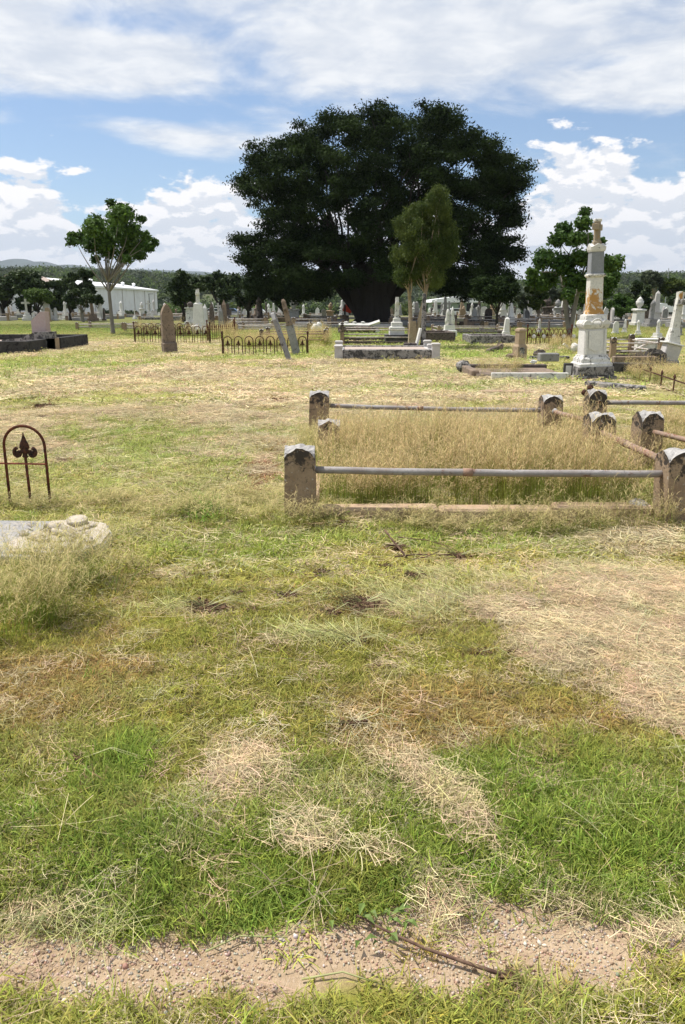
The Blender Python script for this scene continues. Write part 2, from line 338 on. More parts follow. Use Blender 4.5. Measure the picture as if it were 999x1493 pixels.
M['tall2'] = tuftmat('green_seeding_grass', .78, (.56, .45, .24), .35, .45)
M['gravel'] = tuftmat('gravel_pebbles', 0, transl=0.)
# soil / turf sheet
m, t = newmat('ground_turf'); gc_ = t.node('ShaderNodeAttribute', attribute_name='gc').outputs['Color']
gr = t.node('ShaderNodeAttribute', attribute_name='gravel').outputs['Fac']
pos = t.node('ShaderNodeNewGeometry').outputs['Position']
st1 = t.node('ShaderNodeMapping', {'Vector': pos, 'Scale': (1, 2.2, 1), 'Rotation': (0, 0, .5)}).outputs[0]
st2 = t.node('ShaderNodeMapping', {'Vector': pos, 'Scale': (2.6, 1, 1), 'Rotation': (0, 0, -.4)}).outputs[0]
na = t.noise(st1, 38, 6, .7, .6); nb = t.noise(st2, 55, 6, .7, .6); nc = t.noise(pos, 7, 6, .65); nd_ = t.noise(pos, 1.3, 5, .6)
f = t.math('ADD', t.math('MULTIPLY', na, .5), t.math('MULTIPLY', nb, .5))
gc_ = t.mix(.45, gc_, t.mix(1., gc_, (.62, .50, .62), 'MULTIPLY'))
c_ = t.mix(t.ss(f, .34, .58), t.mix(1., gc_, (.52, .49, .48), 'MULTIPLY'), t.mix(1., gc_, (1.12, 1.12, 1.10), 'MULTIPLY'))
c_ = t.mix(t.ss(nc, .56, .74, 0, .4), c_, t.mix(.5, gc_, (.20, .145, .075)))
c_ = t.mix(t.ss(nc, .40, .28, 0, .35), c_, (.42, .34, .19))
gcl = t.mix(t.ss(nc, .35, .65), (.51, .385, .255), (.40, .285, .18))
gcl = t.mix(t.ss(nb, .5, .7), gcl, (.56, .44, .33))
c_ = t.mix(gr, c_, gcl)
finish(t, c_, .95, t.math('ADD', f, t.math('MULTIPLY', nc, .8)), .7, .03, spec=.1)
M['ground'] = m
M['forestfloor'] = plain('wooded_hill', (.055, .075, .035), .95, .3, .02, 0, 0., .1, second=(.09, .10, .05))
M['mountain'] = plain('mountain', (.05, .07, .06), .95, .3, .004, 0, 0., .1)

# ------------------------------------------------------------------ mesh builder and scene tree helpers
class MB:
    def __init__(s): s.v = []; s.f = []
    def add(s, vs, fs):
        o = len(s.v); s.v += [tuple(v) for v in vs]; s.f += [tuple(i + o for i in f) for f in fs]; return s
    def box(s, c, d, rz=0., bev=0., rx=0., ry=0.):
        hx, hy, hz = d[0] / 2, d[1] / 2, d[2] / 2
        mt = Matrix.Translation(c) @ Matrix.Rotation(rz, 4, 'Z') @ Matrix.Rotation(ry, 4, 'Y') @ Matrix.Rotation(rx, 4, 'X')
        if bev <= 0:
            vs = [mt @ Vector((a * hx, b * hy, e * hz)) for e in (-1, 1) for a, b in ((-1, -1), (1, -1), (1, 1), (-1, 1))]
            return s.add(vs, [(3, 2, 1, 0), (4, 5, 6, 7), (0, 1, 5, 4), (1, 2, 6, 5), (2, 3, 7, 6), (3, 0, 4, 7)])
        b = min(bev, hx * .6, hy * .6, hz * .6); vs = []
        def ring(ix, iy, z): 
            return [mt @ Vector((x, y, z)) for x, y in ((-ix + b, -iy), (ix - b, -iy), (ix, -iy + b), (ix, iy - b), (ix - b, iy), (-ix + b, iy), (-ix, iy - b), (-ix, -iy + b))]
        rs = [ring(hx - b * .8, hy - b * .8, -hz), ring(hx, hy, -hz + b), ring(hx, hy, hz - b), ring(hx - b * .8, hy - b * .8, hz)]
        return s.rings(rs)
    def rings(s, rs, cap=True):
        n = len(rs[0]); vs = [p for r in rs for p in r]; fs = []
        for k in range(len(rs) - 1):
            for i in range(n):
                j = (i + 1) % n; fs.append((k * n + i, k * n + j, (k + 1) * n + j, (k + 1) * n + i))
        if cap: fs.append(tuple(range(n - 1, -1, -1))); fs.append(tuple((len(rs) - 1) * n + i for i in range(n)))
        return s.add(vs, fs)
    def stack(s, prof, c=(0, 0), ratio=1., wob=0.):
        """square section profile: (z, half width)"""
        rs = []
        for z, hw in prof:
            hy = hw * ratio if ratio <= 1 else hw * ratio
            b = min(hw, hy) * .06
            rs.append([Vector((c[0] + x, c[1] + y, z)) for x, y in ((-hw + b, -hy), (hw - b, -hy), (hw, -hy + b), (hw, hy - b), (hw - b, hy), (-hw + b, hy), (-hw, hy - b), (-hw, -hy + b))])
        return s.rings(rs)
    def lathe(s, prof, seg=10, c=(0, 0, 0), sx_=1., sy_=1.):
        return s.rings([[Vector((c[0] + r * math.cos(2 * PI * i / seg) * sx_, c[1] + r * math.sin(2 * PI * i / seg) * sy_, c[2] + z)) for i in range(seg)] for z, r in prof])
    def tube(s, pts, rad, seg=6):
        pts = [Vector(p) for p in pts]; n = len(pts)
        if not isinstance(rad, (list, tuple)): rad = [rad] * n
        rs = []; prev = None
        for i, p in enumerate(pts):
            d = (pts[min(i + 1, n - 1)] - pts[max(i - 1, 0)]); d = d.normalized() if d.length > 1e-9 else Vector((0, 0, 1))
            if prev is None:
                u = d.cross(Vector((0, 0, 1)) if abs(d.z) < .9 else Vector((0, 1, 0))).normalized()
            else:
                u = (prev - d * prev.dot(d)).normalized()
            prev = u; v_ = d.cross(u)
            rs.append([p + (u * math.cos(2 * PI * k / seg) + v_ * math.sin(2 * PI * k / seg)) * rad[i] for k in range(seg)])
        return s.rings(rs)
    def prism(s, poly, y0, y1):
        """polygon in x,z extruded along y"""
        n = len(poly); vs = [Vector((x, y0, z)) for x, z in poly] + [Vector((x, y1, z)) for x, z in poly]
        fs = [tuple(range(n)), tuple(range(2 * n - 1, n - 1, -1))] + [((i + 1) % n, i, n + i, n + (i + 1) % n) for i in range(n)]
        return s.add(vs, fs)
    def lump(s, c, r, seed, amp=.35, n=8, m_=6, flat=1.):
        rr = random.Random(seed); ph = [rr.uniform(0, 6.28) for _ in range(6)]
        rs = []
        for k in range(m_ + 1):
            th = PI * (k / m_) * .98 + .03; ring = []
            for i in range(n):
                a = 2 * PI * i / n
                q = 1 + amp * (math.sin(3 * a + ph[0] + 2 * th) * .4 + math.sin(5 * th + ph[1] + a) * .35 + rr.uniform(-.4, .4))
                ring.append(Vector((c[0] + r[0] * q * math.sin(th) * math.cos(a), c[1] + r[1] * q * math.sin(th) * math.sin(a), c[2] - r[2] * q * math.cos(th) * flat)))
            rs.append(ring)
        return s.rings(rs)
    def build(s, name, mat, parent=None, smooth=False, bevel=0.):
        me = bpy.data.meshes.new(name); me.from_pydata(s.v, [], s.f); me.update()
        if isinstance(mat, str): mat = M[mat]
        me.materials.append(mat)
        if smooth: me.shade_smooth()
        o = bpy.data.objects.new(name, me); col.objects.link(o)
        if parent is not None: o.parent = parent
        return o
def tag(o, label=None, cat=None, group=None, kind=None):
    if label: o['label'] = label
    if cat: o['category'] = cat
    if group: o['group'] = group
    if kind: o['kind'] = kind
    return o
def thing(name, label, cat, loc, rz=0., group=None, rx=0., ry=0.):
    o = bpy.data.objects.new(name, None); col.objects.link(o); o.empty_display_size = .1
    o.location = loc; o.rotation_euler = (rx, ry, rz); return tag(o, label, cat, group)
def copy_tree(root, loc, rz=0., label=None, rx=0., ry=0., sc=None):
    r = root.copy(); col.objects.link(r); r.location = loc; r.rotation_euler = (rx, ry, rz)
    if sc is not None: r.scale = sc
    if label: r['label'] = label
    for ch in list(root.children):
        c = ch.copy(); col.objects.link(c); c.parent = r
        for g in list(ch.children):
            d = g.copy(); col.objects.link(d); d.parent = c
    return r

# ------------------------------------------------------------------ THE GROUND
def axis(lo, hi, n, a):
    u = np.linspace(math.asinh(lo / a), math.asinh(hi / a), n); return a * np.sinh(u)
xs = axis(-7000, 7000, 341, .9)
ys = np.concatenate([np.array([-60, -12, -3, -.5, .4]), 1.0 + axis(0., 9000, 430, 1.6)])
X, Y = np.meshgrid(xs, ys); xf, yf = X.ravel(), Y.ravel()
zf = gh(xf, yf)
me = bpy.data.meshes.new('ground'); nx, ny = len(xs), len(ys)
me.vertices.add(nx * ny); me.vertices.foreach_set('co', np.stack([xf, yf, zf], 1).ravel().astype(np.float32))
ii = (np.arange(ny - 1)[:, None] * nx + np.arange(nx - 1)[None]).ravel()
q = np.stack([ii, ii + 1, ii + nx + 1, ii + nx], 1).astype(np.int32)
me.loops.add(q.size); me.loops.foreach_set('vertex_index', q.ravel()); me.polygons.add(len(q)); me.polygons.foreach_set('loop_start', np.arange(0, q.size, 4, dtype=np.int32))
me.update(calc_edges=True); me.shade_smooth()
ca = me.attributes.new('gc', 'FLOAT_COLOR', 'POINT'); cc = gcol(xf, yf); ca.data.foreach_set('color', np.concatenate([cc, np.ones((len(cc), 1))], 1).ravel().astype(np.float32))
ga = me.attributes.new('gravel', 'FLOAT', 'POINT'); ga.data.foreach_set('value', cover(xf, yf)[4].astype(np.float32))
me.materials.append(M['ground']); go = bpy.data.objects.new('ground', me); col.objects.link(go); tag(go, kind='structure')

# ------------------------------------------------------------------ scatter by geometry nodes (only for uncountable stuff)
def gn_group(protos):
    g = bpy.data.node_groups.new('scatter', 'GeometryNodeTree')
    g.interface.new_socket('Geometry', in_out='INPUT', socket_type='NodeSocketGeometry'); g.interface.new_socket('Geometry', in_out='OUTPUT', socket_type='NodeSocketGeometry')
    N = g.nodes; L = g.links
    gi = N.new('NodeGroupInput'); gout = N.new('NodeGroupOutput'); ip = N.new('GeometryNodeInstanceOnPoints'); jn = N.new('GeometryNodeJoinGeometry')
    for p in protos:
        oi = N.new('GeometryNodeObjectInfo'); oi.inputs['Object'].default_value = p; oi.inputs['As Instance'].default_value = True; L.new(oi.outputs['Geometry'], jn.inputs[0])
    def na_(name, typ):
        a = N.new('GeometryNodeInputNamedAttribute'); a.data_type = typ; a.inputs['Name'].default_value = name; return a.outputs[0]
    er = N.new('FunctionNodeEulerToRotation'); L.new(na_('rot', 'FLOAT_VECTOR'), er.inputs[0])
    L.new(gi.outputs[0], ip.inputs['Points']); L.new(jn.outputs[0], ip.inputs['Instance']); ip.inputs['Pick Instance'].default_value = True
    L.new(na_('vi', 'INT'), ip.inputs['Instance Index']); L.new(er.outputs[0], ip.inputs['Rotation']); L.new(na_('scl', 'FLOAT_VECTOR'), ip.inputs['Scale'])
    L.new(ip.outputs[0], gout.inputs[0]); return g
def scatter(name, label, cat, pts, rot, scl, colr, protos, parent=None):
    n = len(pts); me = bpy.data.meshes.new(name); me.vertices.add(n); me.vertices.foreach_set('co', pts.astype(np.float32).ravel())
    for nm, ty, key, d in (('rot', 'FLOAT_VECTOR', 'vector', rot), ('scl', 'FLOAT_VECTOR', 'vector', scl), ('gcol', 'FLOAT_COLOR', 'color', np.concatenate([colr, np.ones((n, 1))], 1))):
        a = me.attributes.new(nm, ty, 'POINT'); a.data.foreach_set(key, d.astype(np.float32).ravel())
    a = me.attributes.new('vi', 'INT', 'POINT'); a.data.foreach_set('value', rng.integers(0, len(protos), n).astype(np.int32))
    o = bpy.data.objects.new(name, me); col.objects.link(o)
    md = o.modifiers.new('scatter', 'NODES'); md.node_group = gn_group(protos)
    tag(o, label, cat, kind='stuff')
    if parent: o.parent = parent
    return o
def mesh_np(name, V, Fq, mat, bl=None, lv=None, smooth=False):
    me = bpy.data.meshes.new(name); me.vertices.add(len(V)); me.vertices.foreach_set('co', V.astype(np.float32).ravel())
    k = Fq.shape[1]; me.loops.add(Fq.size); me.loops.foreach_set('vertex_index', Fq.astype(np.int32).ravel())
    me.polygons.add(len(Fq)); me.polygons.foreach_set('loop_start', np.arange(0, Fq.size, k, dtype=np.int32)); me.update(calc_edges=True)
    if bl is not None:
        a = me.attributes.new('bl', 'FLOAT_COLOR', 'POINT'); a.data.foreach_set('color', np.concatenate([bl, np.ones((len(bl), 1))], 1).astype(np.float32).ravel())
    if lv is not None:
        a = me.attributes.new('lv', 'FLOAT', 'POINT'); a.data.foreach_set('value', lv.astype(np.float32))
    me.materials.append(M[mat] if isinstance(mat, str) else mat)
    if smooth: me.shade_smooth()
    return me
def strips(P, W, side, tv):
    """P (n,k,3) polylines, W (n,k) widths, side (n,3) width dir -> verts, quads, bl"""
    n, k, _ = P.shape
    A = P - side[:, None] * W[..., None] / 2; B = P + side[:, None] * W[..., None] / 2
    V = np.stack([A, B], 2).reshape(n * k * 2, 3)
    i0 = (np.arange(n)[:, None] * k + np.arange(k - 1)[None]).ravel() * 2
    Fq = np.stack([i0, i0 + 1, i0 + 3, i0 + 2], 1)
    r1 = rng.random(n); r2 = rng.random(n)
    bl = np.stack([np.broadcast_to(tv, (n, k)), np.broadcast_to(r1[:, None], (n, k)), np.broadcast_to(r2[:, None], (n, k))], 2)
    return V, Fq, np.repeat(bl.reshape(n * k, 3), 2, axis=0)
def proto(name, V, Fq, bl, mat): return bpy.data.objects.new(name, mesh_np(name, V, Fq, mat, bl))
def tuft(n, rad, h0, h1, wd, bend, mat='turf', k=4):
    a = rng.random(n) * 2 * PI; r = np.sqrt(rng.random(n)) * rad
    b = np.stack([r * np.cos(a), r * np.sin(a), np.zeros(n)], 1); d = rng.random(n) * 2 * PI
    dd = np.stack([np.cos(d), np.sin(d), np.zeros(n)], 1); L = rng.uniform(h0, h1, n); bd = rng.uniform(.25, 1., n) * bend
    s = np.linspace(0, 1, k); ang = bd[:, None] * s[None] * 1.5 + rng.uniform(0, .5, n)[:, None] * bend
    step = L[:, None] / (k - 1)
    hx = np.cumsum(np.sin(ang) * step, 1) - np.sin(ang[:, :1]) * step; hz = np.cumsum(np.cos(ang) * step, 1) - np.cos(ang[:, :1]) * step
    P = b[:, None] + dd[:, None] * hx[..., None] + np.array([0, 0, 1.]) * hz[..., None]
    W = wd * rng.uniform(.6, 1.3, n)[:, None] * np.clip(1.1 - s ** 2, .12, 1)[None]
    sa = d + PI / 2 + rng.uniform(-.6, .6, n); side = np.stack([np.cos(sa), np.sin(sa), np.zeros(n)], 1)
    return strips(P, W, side, s[None])
def strawheap(n, rad, l0, l1, wd, thick, k=4, lift=.1, cv=.45):
    a = rng.random(n) * 2 * PI; r = np.sqrt(rng.random(n)) * rad; c0 = np.stack([r * np.cos(a), r * np.sin(a), rng.random(n) * thick], 1)
    d = rng.random(n) * 2 * PI; L = rng.uniform(l0, l1, n); cu = rng.normal(0, cv, n); s = np.linspace(-.5, .5, k)
    ang = d[:, None] + cu[:, None] * s[None] * 2; P = np.zeros((n, k, 3)); P[:, :, 0] = np.cumsum(np.cos(ang), 1) * (L / k)[:, None]; P[:, :, 1] = np.cumsum(np.sin(ang), 1) * (L / k)[:, None]
    P[:, :, 2] = rng.normal(0, lift, n)[:, None] * s[None] * L[:, None]; P[:, :, :2] -= P[:, :, :2].mean(1, keepdims=True)
    P += c0[:, None]; P[:, :, 2] = np.abs(P[:, :, 2]) + .002
    sa = d + PI / 2; side = np.stack([np.cos(sa), np.sin(sa), rng.uniform(-.6, .6, n)], 1)
    return strips(P, np.full((n, k), wd) * rng.uniform(.5, 1.4, n)[:, None], side, (s + .5)[None])
def merge(*parts):
    V = []; Fq = []; B = []; o = 0
    for v, f_, b in parts: V.append(v); Fq.append(f_ + o); B.append(b); o += len(v)
    return np.concatenate(V), np.concatenate(Fq), np.concatenate(B)
def tallclump(n, rad, h0, h1, wd, lean=.25):
    a = rng.random(n) * 2 * PI; r = np.sqrt(rng.random(n)) * rad; b = np.stack([r * np.cos(a), r * np.sin(a), np.zeros(n)], 1)
    d = rng.random(n) * 2 * PI; k = 6; s = np.linspace(0, 1, k); L = rng.uniform(h0, h1, n)
    dd = np.stack([np.cos(d) * .75 + .55, np.sin(d) * .75, np.zeros(n)], 1); amt = rng.uniform(.3, 1.3, n) * lean
    hx = L[:, None] * amt[:, None] * s[None] ** 1.7; hz = L[:, None] * (s[None] - .12 * amt[:, None] * s[None] ** 3)
    P = b[:, None] + dd[:, None] * hx[..., None] + np.array([0, 0, 1.]) * hz[..., None]
    sa = rng.random(n) * PI; side = np.stack([np.cos(sa), np.sin(sa), np.zeros(n)], 1)
    st = strips(P, wd * np.clip(1.1 - s, .4, 1)[None] * rng.uniform(.7, 1.2, n)[:, None], side, s[None] * .85)
    # wispy seed heads: fine side branches on the top third
    m_ = 7; idx = np.repeat(np.arange(n), m_); nn = n * m_; tt = rng.uniform(.62, 1., nn)
    base = np.stack([np.interp(tt, s, np.zeros(k))] * 3, 1)
    seg = tt * (k - 1); i0 = np.minimum(seg.astype(int), k - 2); fr = (seg - i0)[:, None]
    base = P[idx, i0] * (1 - fr) + P[idx, i0 + 1] * fr
    ba = rng.random(nn) * 2 * PI; ln = rng.uniform(.03, .08, nn); up = rng.uniform(.3, 1.3, nn)
    dr = np.stack([np.cos(ba), np.sin(ba), up], 1); dr /= np.linalg.norm(dr, axis=1, keepdims=True)
    s3 = np.array([0, .55, 1.]); Q = base[:, None] + dr[:, None] * (ln[:, None] * s3[None])[..., None]; Q[:, 2, 2] -= ln * .25
    sd_ = np.stack([-np.sin(ba), np.cos(ba), np.zeros(nn)], 1)
    pn = strips(Q, np.array([[wd * .55, wd * .95, wd * .3]]) * np.ones((nn, 1)), sd_, np.full((1, 3), 1.))
    return merge(st, pn)
P_near = [proto('tuft_a', *tuft(34, .055, .025, .065, .0030, 1.0), 'turf') for _ in range(4)]
P_dead = [proto('tuft_d', *tuft(30, .055, .015, .045, .0028, 1.3), 'turf') for _ in range(3)]
P_mid = [proto('tuft_m', *tuft(30, .10, .03, .07, .0055, 1.2), 'turf') for _ in range(3)]
P_far = [proto('tuft_f', *tuft(26, .26, .05, .10, .018, 1.1, k=3), 'turf') for _ in range(3)]
P_straw = [proto('straw', *strawheap(80, .085, .03, .13, .0012, .020, lift=.05, cv=.3), 'straw') for _ in range(4)]
P_strawm = [proto('straw_m', *strawheap(64, .17, .06, .17, .0025, .022, lift=.06, cv=.3), 'straw') for _ in range(3)]
P_strawf = [proto('straw_f', *strawheap(44, .38, .10, .3, .0085, .035, k=3), 'straw') for _ in range(3)]
P_long = [proto('long_stems', *strawheap(5, .05, .15, .42, .0015, .03, k=6, lift=.12, cv=.28), 'straw') for _ in range(4)]
P_tall = [proto('tall_clump', *tallclump(22, .11, .26, .46, .0032), 'tall') for _ in range(5)]
P_talls = [proto('tall_clump_s', *tallclump(18, .09, .16, .36, .0026, .55), 'tall2') for _ in range(4)]
P_leafy = [proto('leafy', *tuft(30, .09, .10, .30, .0058, .75, k=5), 'turf') for _ in range(3)]

def rand_in_view(n, y0, y1, mode=1., margin=1.12, pad=.25):
    """random ground points in the wedge of ground the photograph sees"""
    u = rng.random(n)
    y = y0 + (y1 - y0) * u if mode == 0 else np.sqrt(y0 ** 2 + u * (y1 ** 2 - y0 ** 2))
    hw = (y * CS + H * SN) * 499.5 / F * margin + pad
    x = (rng.random(n) * 2 - 1) * hw
    k = int(n * (2.4 if y1 < 5 else 1.1 if y1 < 13 else .35)); u = rng.random(k)       # the ground goes on beside the view
    yb = max(.3, y0 - 1) + (y1 - max(.3, y0 - 1)) * u; hb = (yb * CS + H * SN) * 499.5 / F * margin + pad
    xb = rng.choice([-1, 1], k) * (hb + rng.random(k) ** 1.2 * 2.6)
    return np.concatenate([x, xb]), np.concatenate([y, yb])
def frame(n, x, y, smin=.7, smax=1.3, tilt=.15, dz=0., zs=None):
    s = rng.uniform(smin, smax, n); z = gh(x, y) + dz
    sc = np.stack([s, s, s if zs is None else s * zs], 1)
    rot = np.stack([rng.normal(0, tilt, n), rng.normal(0, tilt, n), rng.random(n) * 2 * PI], 1)
    return np.stack([x, y, z], 1), rot, sc
def jit(c, n, v=.14, h=.06):
    return np.clip(c * (1 + rng.normal(0, v, n))[:, None] * (1 + rng.normal(0, h, (n, 3))), .005, .9)
EX0, EX1 = None, None

# green and dead short turf, near to far
def turf(n, y0, y1, protos, name, label, k0=1., dens_gravel=.10):
    x, y = rand_in_view(n, y0, y1); n = len(x); hay, grn, brn, soil, gra, nn = cover(x, y)
    keep = rng.random(n) < (1 - .5 * (y < Y_FRONT + .03) * (fbm(x, y, 6., 55, 3) > .45) - .97 * gra - .75 * np.clip(soil, 0, 1)) * (1 - .8 * np.clip(hay, 0, 1))
    keep &= (fbm(x, y, 9., 14, 3) > .22)
    x, y, grn, brn = x[keep], y[keep], grn[keep], brn[keep]; n = len(x)
    hz = .42 + .42 * np.clip(grn, 0, 1) + .25 * fbm(x, y, 5, 9, 3) - .15 * np.clip(brn, 0, 1)
    p, r, s = frame(n, x, y, .75, 1.3, .2, 0., hz * k0)
    c = gcol(x, y); dry = (rng.random(n) < .16 + .25 * np.clip(brn, 0, 1) - .08 * np.clip(grn, 0, 1))[:, None]
    c = np.where(dry, c * .35 + np.array([.42, .32, .17]) * .65, c)
    return scatter(name, label, 'grass', p, r, s, jit(c, n), protos)
turf(23000, 1.15, 4.2, P_near, 'short_grass', 'short green turf blades covering the near ground')
turf(24000, 4.0, 12.5, P_mid, 'short_grass', 'short yellow-green turf across the middle lawn')
turf(30000, 12, 60, P_far, 'short_grass', 'distant mown turf between the graves')
# hay and cut straw
def hayscatter(n, y0, y1, protos, name, label, base=.05, colr=(.56, .44, .27), thr=.25):
    x, y = rand_in_view(n, y0, y1); n = len(x); hay, grn, brn, soil, gra, nn = cover(x, y)
    keep = rng.random(n) < base + np.clip((hay - thr) / (1.15 - thr), 0, 1) ** 1.5 * 1.1 + .08 * (hay > .03) - .06 * (gra > .3) + gra * .02
    x, y = x[keep], y[keep]; n = len(x); p, r, s = frame(n, x, y, .7, 1.3, .06, .004)
    p[:, 2] += rng.random(n) * .02 * np.clip(hay[keep], 0, 1)
    return scatter(name, label, 'hay', p, r, s, jit(np.tile(np.array(colr), (n, 1)), n, .17, .05), protos)
hayscatter(17000, 1.2, 4.6, P_straw, 'cut_hay', 'pale cut straw lying in heaps on the near grass', .03, (.60, .49, .31))
hayscatter(26000, 4.4, 12.5, P_strawm, 'cut_hay', 'pale cut straw strewn over the middle lawn', .075, (.59, .49, .31))
hayscatter(24000, 12, 34, P_strawf, 'cut_hay', 'dry mown hay lying between the far graves', .05, (.58, .48, .30))
# long pale stems blown over the turf
x, y = rand_in_view(560, 1.2, 7.5); n = len(x)
k = (fbm(x, y, .8, 200, 3) > .45) & ((cover(x, y)[4] < .2) | (rng.random(n) < .3)); x, y = x[k], y[k]; n = len(x)
p, r, s = frame(n, x, y, .5, 1.1, .08, .03)
scatter('loose_stems', 'long loose pale grass stems strewn over the turf', 'grass stems', p, r, s, jit(np.where((rng.random(n) < .45)[:, None], np.array([[.40, .40, .18]]), np.array([[.50, .43, .25]])), n), P_long)
# swathes of pale green pulled grass
sw = [(600,878,110,14,150),(470,945,75,8,90),(660,850,70,10,60),(620,905,70,9,60),(905,848,60,8,50),(800,860,60,9,40),(180,680,60,12,110),(240,900,60,10,40),(300,712,50,8,50),(370,735,60,10,60),(90,1350,90,22,25)]
xx = []; yy = []
for (a, b, rx, ry, cnt) in sw:
    e = ell(a, b, rx, ry); xx.append(rng.normal(e[0], e[2] * .6, cnt)); yy.append(rng.normal(e[1], e[3] * .6, cnt))
x = np.concatenate(xx); y = np.concatenate(yy); n = len(x); p, r, s = frame(n, x, y, .5, 1.0, .06, .02)
r[:, 2] = rng.normal(.1, .5, n)
scatter('pulled_grass', 'swathes of pulled pale green grass lying on the lawn', 'grass', p, r, s, jit(np.tile(np.array([.44, .43, .19]), (n, 1)), n), P_long)

# tall seeding grass
def inpoly(x, y, poly):
    c = np.zeros(len(x), bool); j = len(poly) - 1
    for i in range(len(poly)):
        xi, yi = poly[i]; xj, yj = poly[j]
        c ^= ((yi > y) != (yj > y)) & (x < (xj - xi) * (y - yi) / (yj - yi + 1e-12) + xi); j = i
    return c
def tallpatch(poly_px, dens, protos, name, label, h=1., colr=(.29, .33, .07), edge=.5):
    P = [at(*q) for q in poly_px]; xa = np.array([q[0] for q in P]); ya = np.array([q[1] for q in P])
    area = (xa.max() - xa.min()) * (ya.max() - ya.min()); n = int(area * dens)
    x = rng.uniform(xa.min(), xa.max(), n); y = rng.uniform(ya.min(), ya.max(), n)
    k = inpoly(x + (fbm(x, y, 2, 21) - .5) * edge, y + (fbm(x, y, 2, 22) - .5) * edge, P) & (fbm(x, y, 3.5, 23, 3) > .26); x, y = x[k], y[k]; n = len(x)
    p, r, s = frame(n, x, y, .8, 1.25, .07, -.01, h * (.55 + .9 * fbm(x, y, 1.5, 24, 3)) * rng.uniform(.75, 1.3, n))
    r[:, 2] = rng.normal(0, .9, n)
    return scatter(name, label, 'tall grass', p, r, s, jit(np.tile(np.array(colr), (n, 1)), n, .18), protos)
tallpatch([(462,752),(955,758),(890,705),(850,672),(478,668)], 66, P_tall, 'tall_grass', 'tall buff seeding grass filling the railed grave plot', 1.06, edge=.15)
tallpatch([(478,672),(850,672),(830,652),(785,632),(478,636)], 50, P_tall, 'tall_grass', 'tall buff grass at the back of the railed grave plot', .62, edge=.15)
tallpatch([(895,650),(925,690),(1040,720),(1080,625),(960,618)], 34, P_tall, 'tall_grass', 'tall buff grass inside the plot at the right edge', .6, edge=.15)
tallpatch([(-60,965),(20,940),(90,900),(140,876),(130,838),(-60,838)], 120, P_talls, 'tall_grass', 'tall seeding grass in front of the fallen headstone', .82, (.27, .35, .06), edge=.3)
tallpatch([(150,880),(200,870),(205,800),(165,790)], 30, P_talls, 'tall_grass', 'loose seeding grass right of the fallen headstone', .6, (.27, .35, .06), edge=.3)
tallpatch([(-40,760),(150,755),(240,765),(280,755),(240,735),(120,735),(-40,740)], 70, P_talls, 'tall_grass', 'uncut grass behind the fallen headstone', .42, (.32, .37, .09), edge=.3)
tallpatch([(200,790),(420,772),(440,742),(420,705),(300,735)], 42, P_talls, 'tall_grass', 'uncut grass beside the left post of the plot', .42, (.32, .37, .09), edge=.35)
tallpatch([(425,700),(455,705),(470,645),(455,640)], 90, P_talls, 'tall_grass', 'green grass along the left side of the plot', .9, (.28, .34, .06), edge=.1)
tallpatch([(395,782),(980,786),(990,768),(420,762)], 85, P_talls, 'tall_grass', 'grass tufts along the front kerb of the plot', .68, (.27, .31, .08), edge=.15)
tallpatch([(325,512),(455,512),(455,498),(330,498)], 9, P_tall, 'tall_grass', 'buff grass behind the low hooped railing', 1.2, edge=.5)
tallpatch([(195,494),(345,494),(345,484),(200,484)], 5, P_tall, 'tall_grass', 'dry grass inside the spiked railings', 1.2, (.27,.3,.08), edge=.5)
tallpatch([(930,570),(1040,580),(1040,552),(900,542)], 16, P_tall, 'tall_grass', 'grass round the broken iron railing', .8, (.32,.36,.10), edge=.4)
tallpatch([(455,505),(482,510),(478,488),(452,488)], 10, P_tall, 'tall_grass', 'dry grass by the leaning obelisk', 1.2, edge=.4)
tallpatch([(690,556),(760,560),(760,545),(690,545)], 12, P_tall, 'tall_grass', 'grass wisps in the white kerbed grave', .8, (.32,.36,.10), edge=.4)
tallpatch([(790,498),(835,500),(835,520),(800,515)], 8, P_tall, 'tall_grass', 'grass beside the ornate railing', .8, (.32,.36,.10), edge=.5)
# green leafy tufts here and there
x, y = rand_in_view(420, 1.3, 9.); k = (fbm(x, y, 1.2, 301, 3) > .55) & (cover(x, y)[4] < .3); x, y = x[k], y[k]; n = len(x)
p, r, s = frame(n, x, y, .2, .42, .15); scatter('grass_tufts', 'fresh green grass tufts standing proud of the turf', 'grass', p, r, s, jit(np.tile(np.array([.21, .33, .05]), (n, 1)), n), P_leafy)
tallpatch([(270,775),(310,775),(305,748),(275,748)], 60, P_leafy, 'leafy_weeds', 'fresh green weeds left of the railed plot', .5, (.16, .32, .04), edge=.05)

# gravel
def pebble(seed):
    mb = MB(); mb.lump((0, 0, 0), (.5, .42, .3), seed, .25, 7, 5); V = np.array(mb.v); me = bpy.data.meshes.new('pebble'); me.from_pydata(mb.v, [], mb.f); me.shade_smooth()
    a = me.attributes.new('bl', 'FLOAT_COLOR', 'POINT'); a.data.foreach_set('color', np.tile([0, .5, .5, 1.], len(V)).astype(np.float32)); me.materials.append(M['gravel']); return bpy.data.objects.new('pebble', me)
PEB = [pebble(i) for i in range(5)]
x = rng.uniform(-1.4, 1.4, 32000); y = rng.uniform(1.35, 2.1, 32000); g = cover(x, y)[4]; k = rng.random(32000) < g * sst(fbm(x, y, 3.5, 88, 3), .28, .5) * .9; x, y = x[k], y[k]; n = len(x)
p, r, s = frame(n, x, y, .003, .010, 3.); big = rng.random(n) < .03; s[big] *= 1.9; p[:, 2] += s[:, 0] * .15
pal = np.array([[.42, .30, .21], [.48, .38, .29], [.36, .25, .17], [.29, .25, .21], [.52, .45, .37], [.38, .27, .19]])
scatter('gravel', 'small mixed pebbles in the bare strip at the front', 'gravel', p, r, s, jit(pal[rng.integers(0, 6, n)], n, .15), PEB)

#PART2

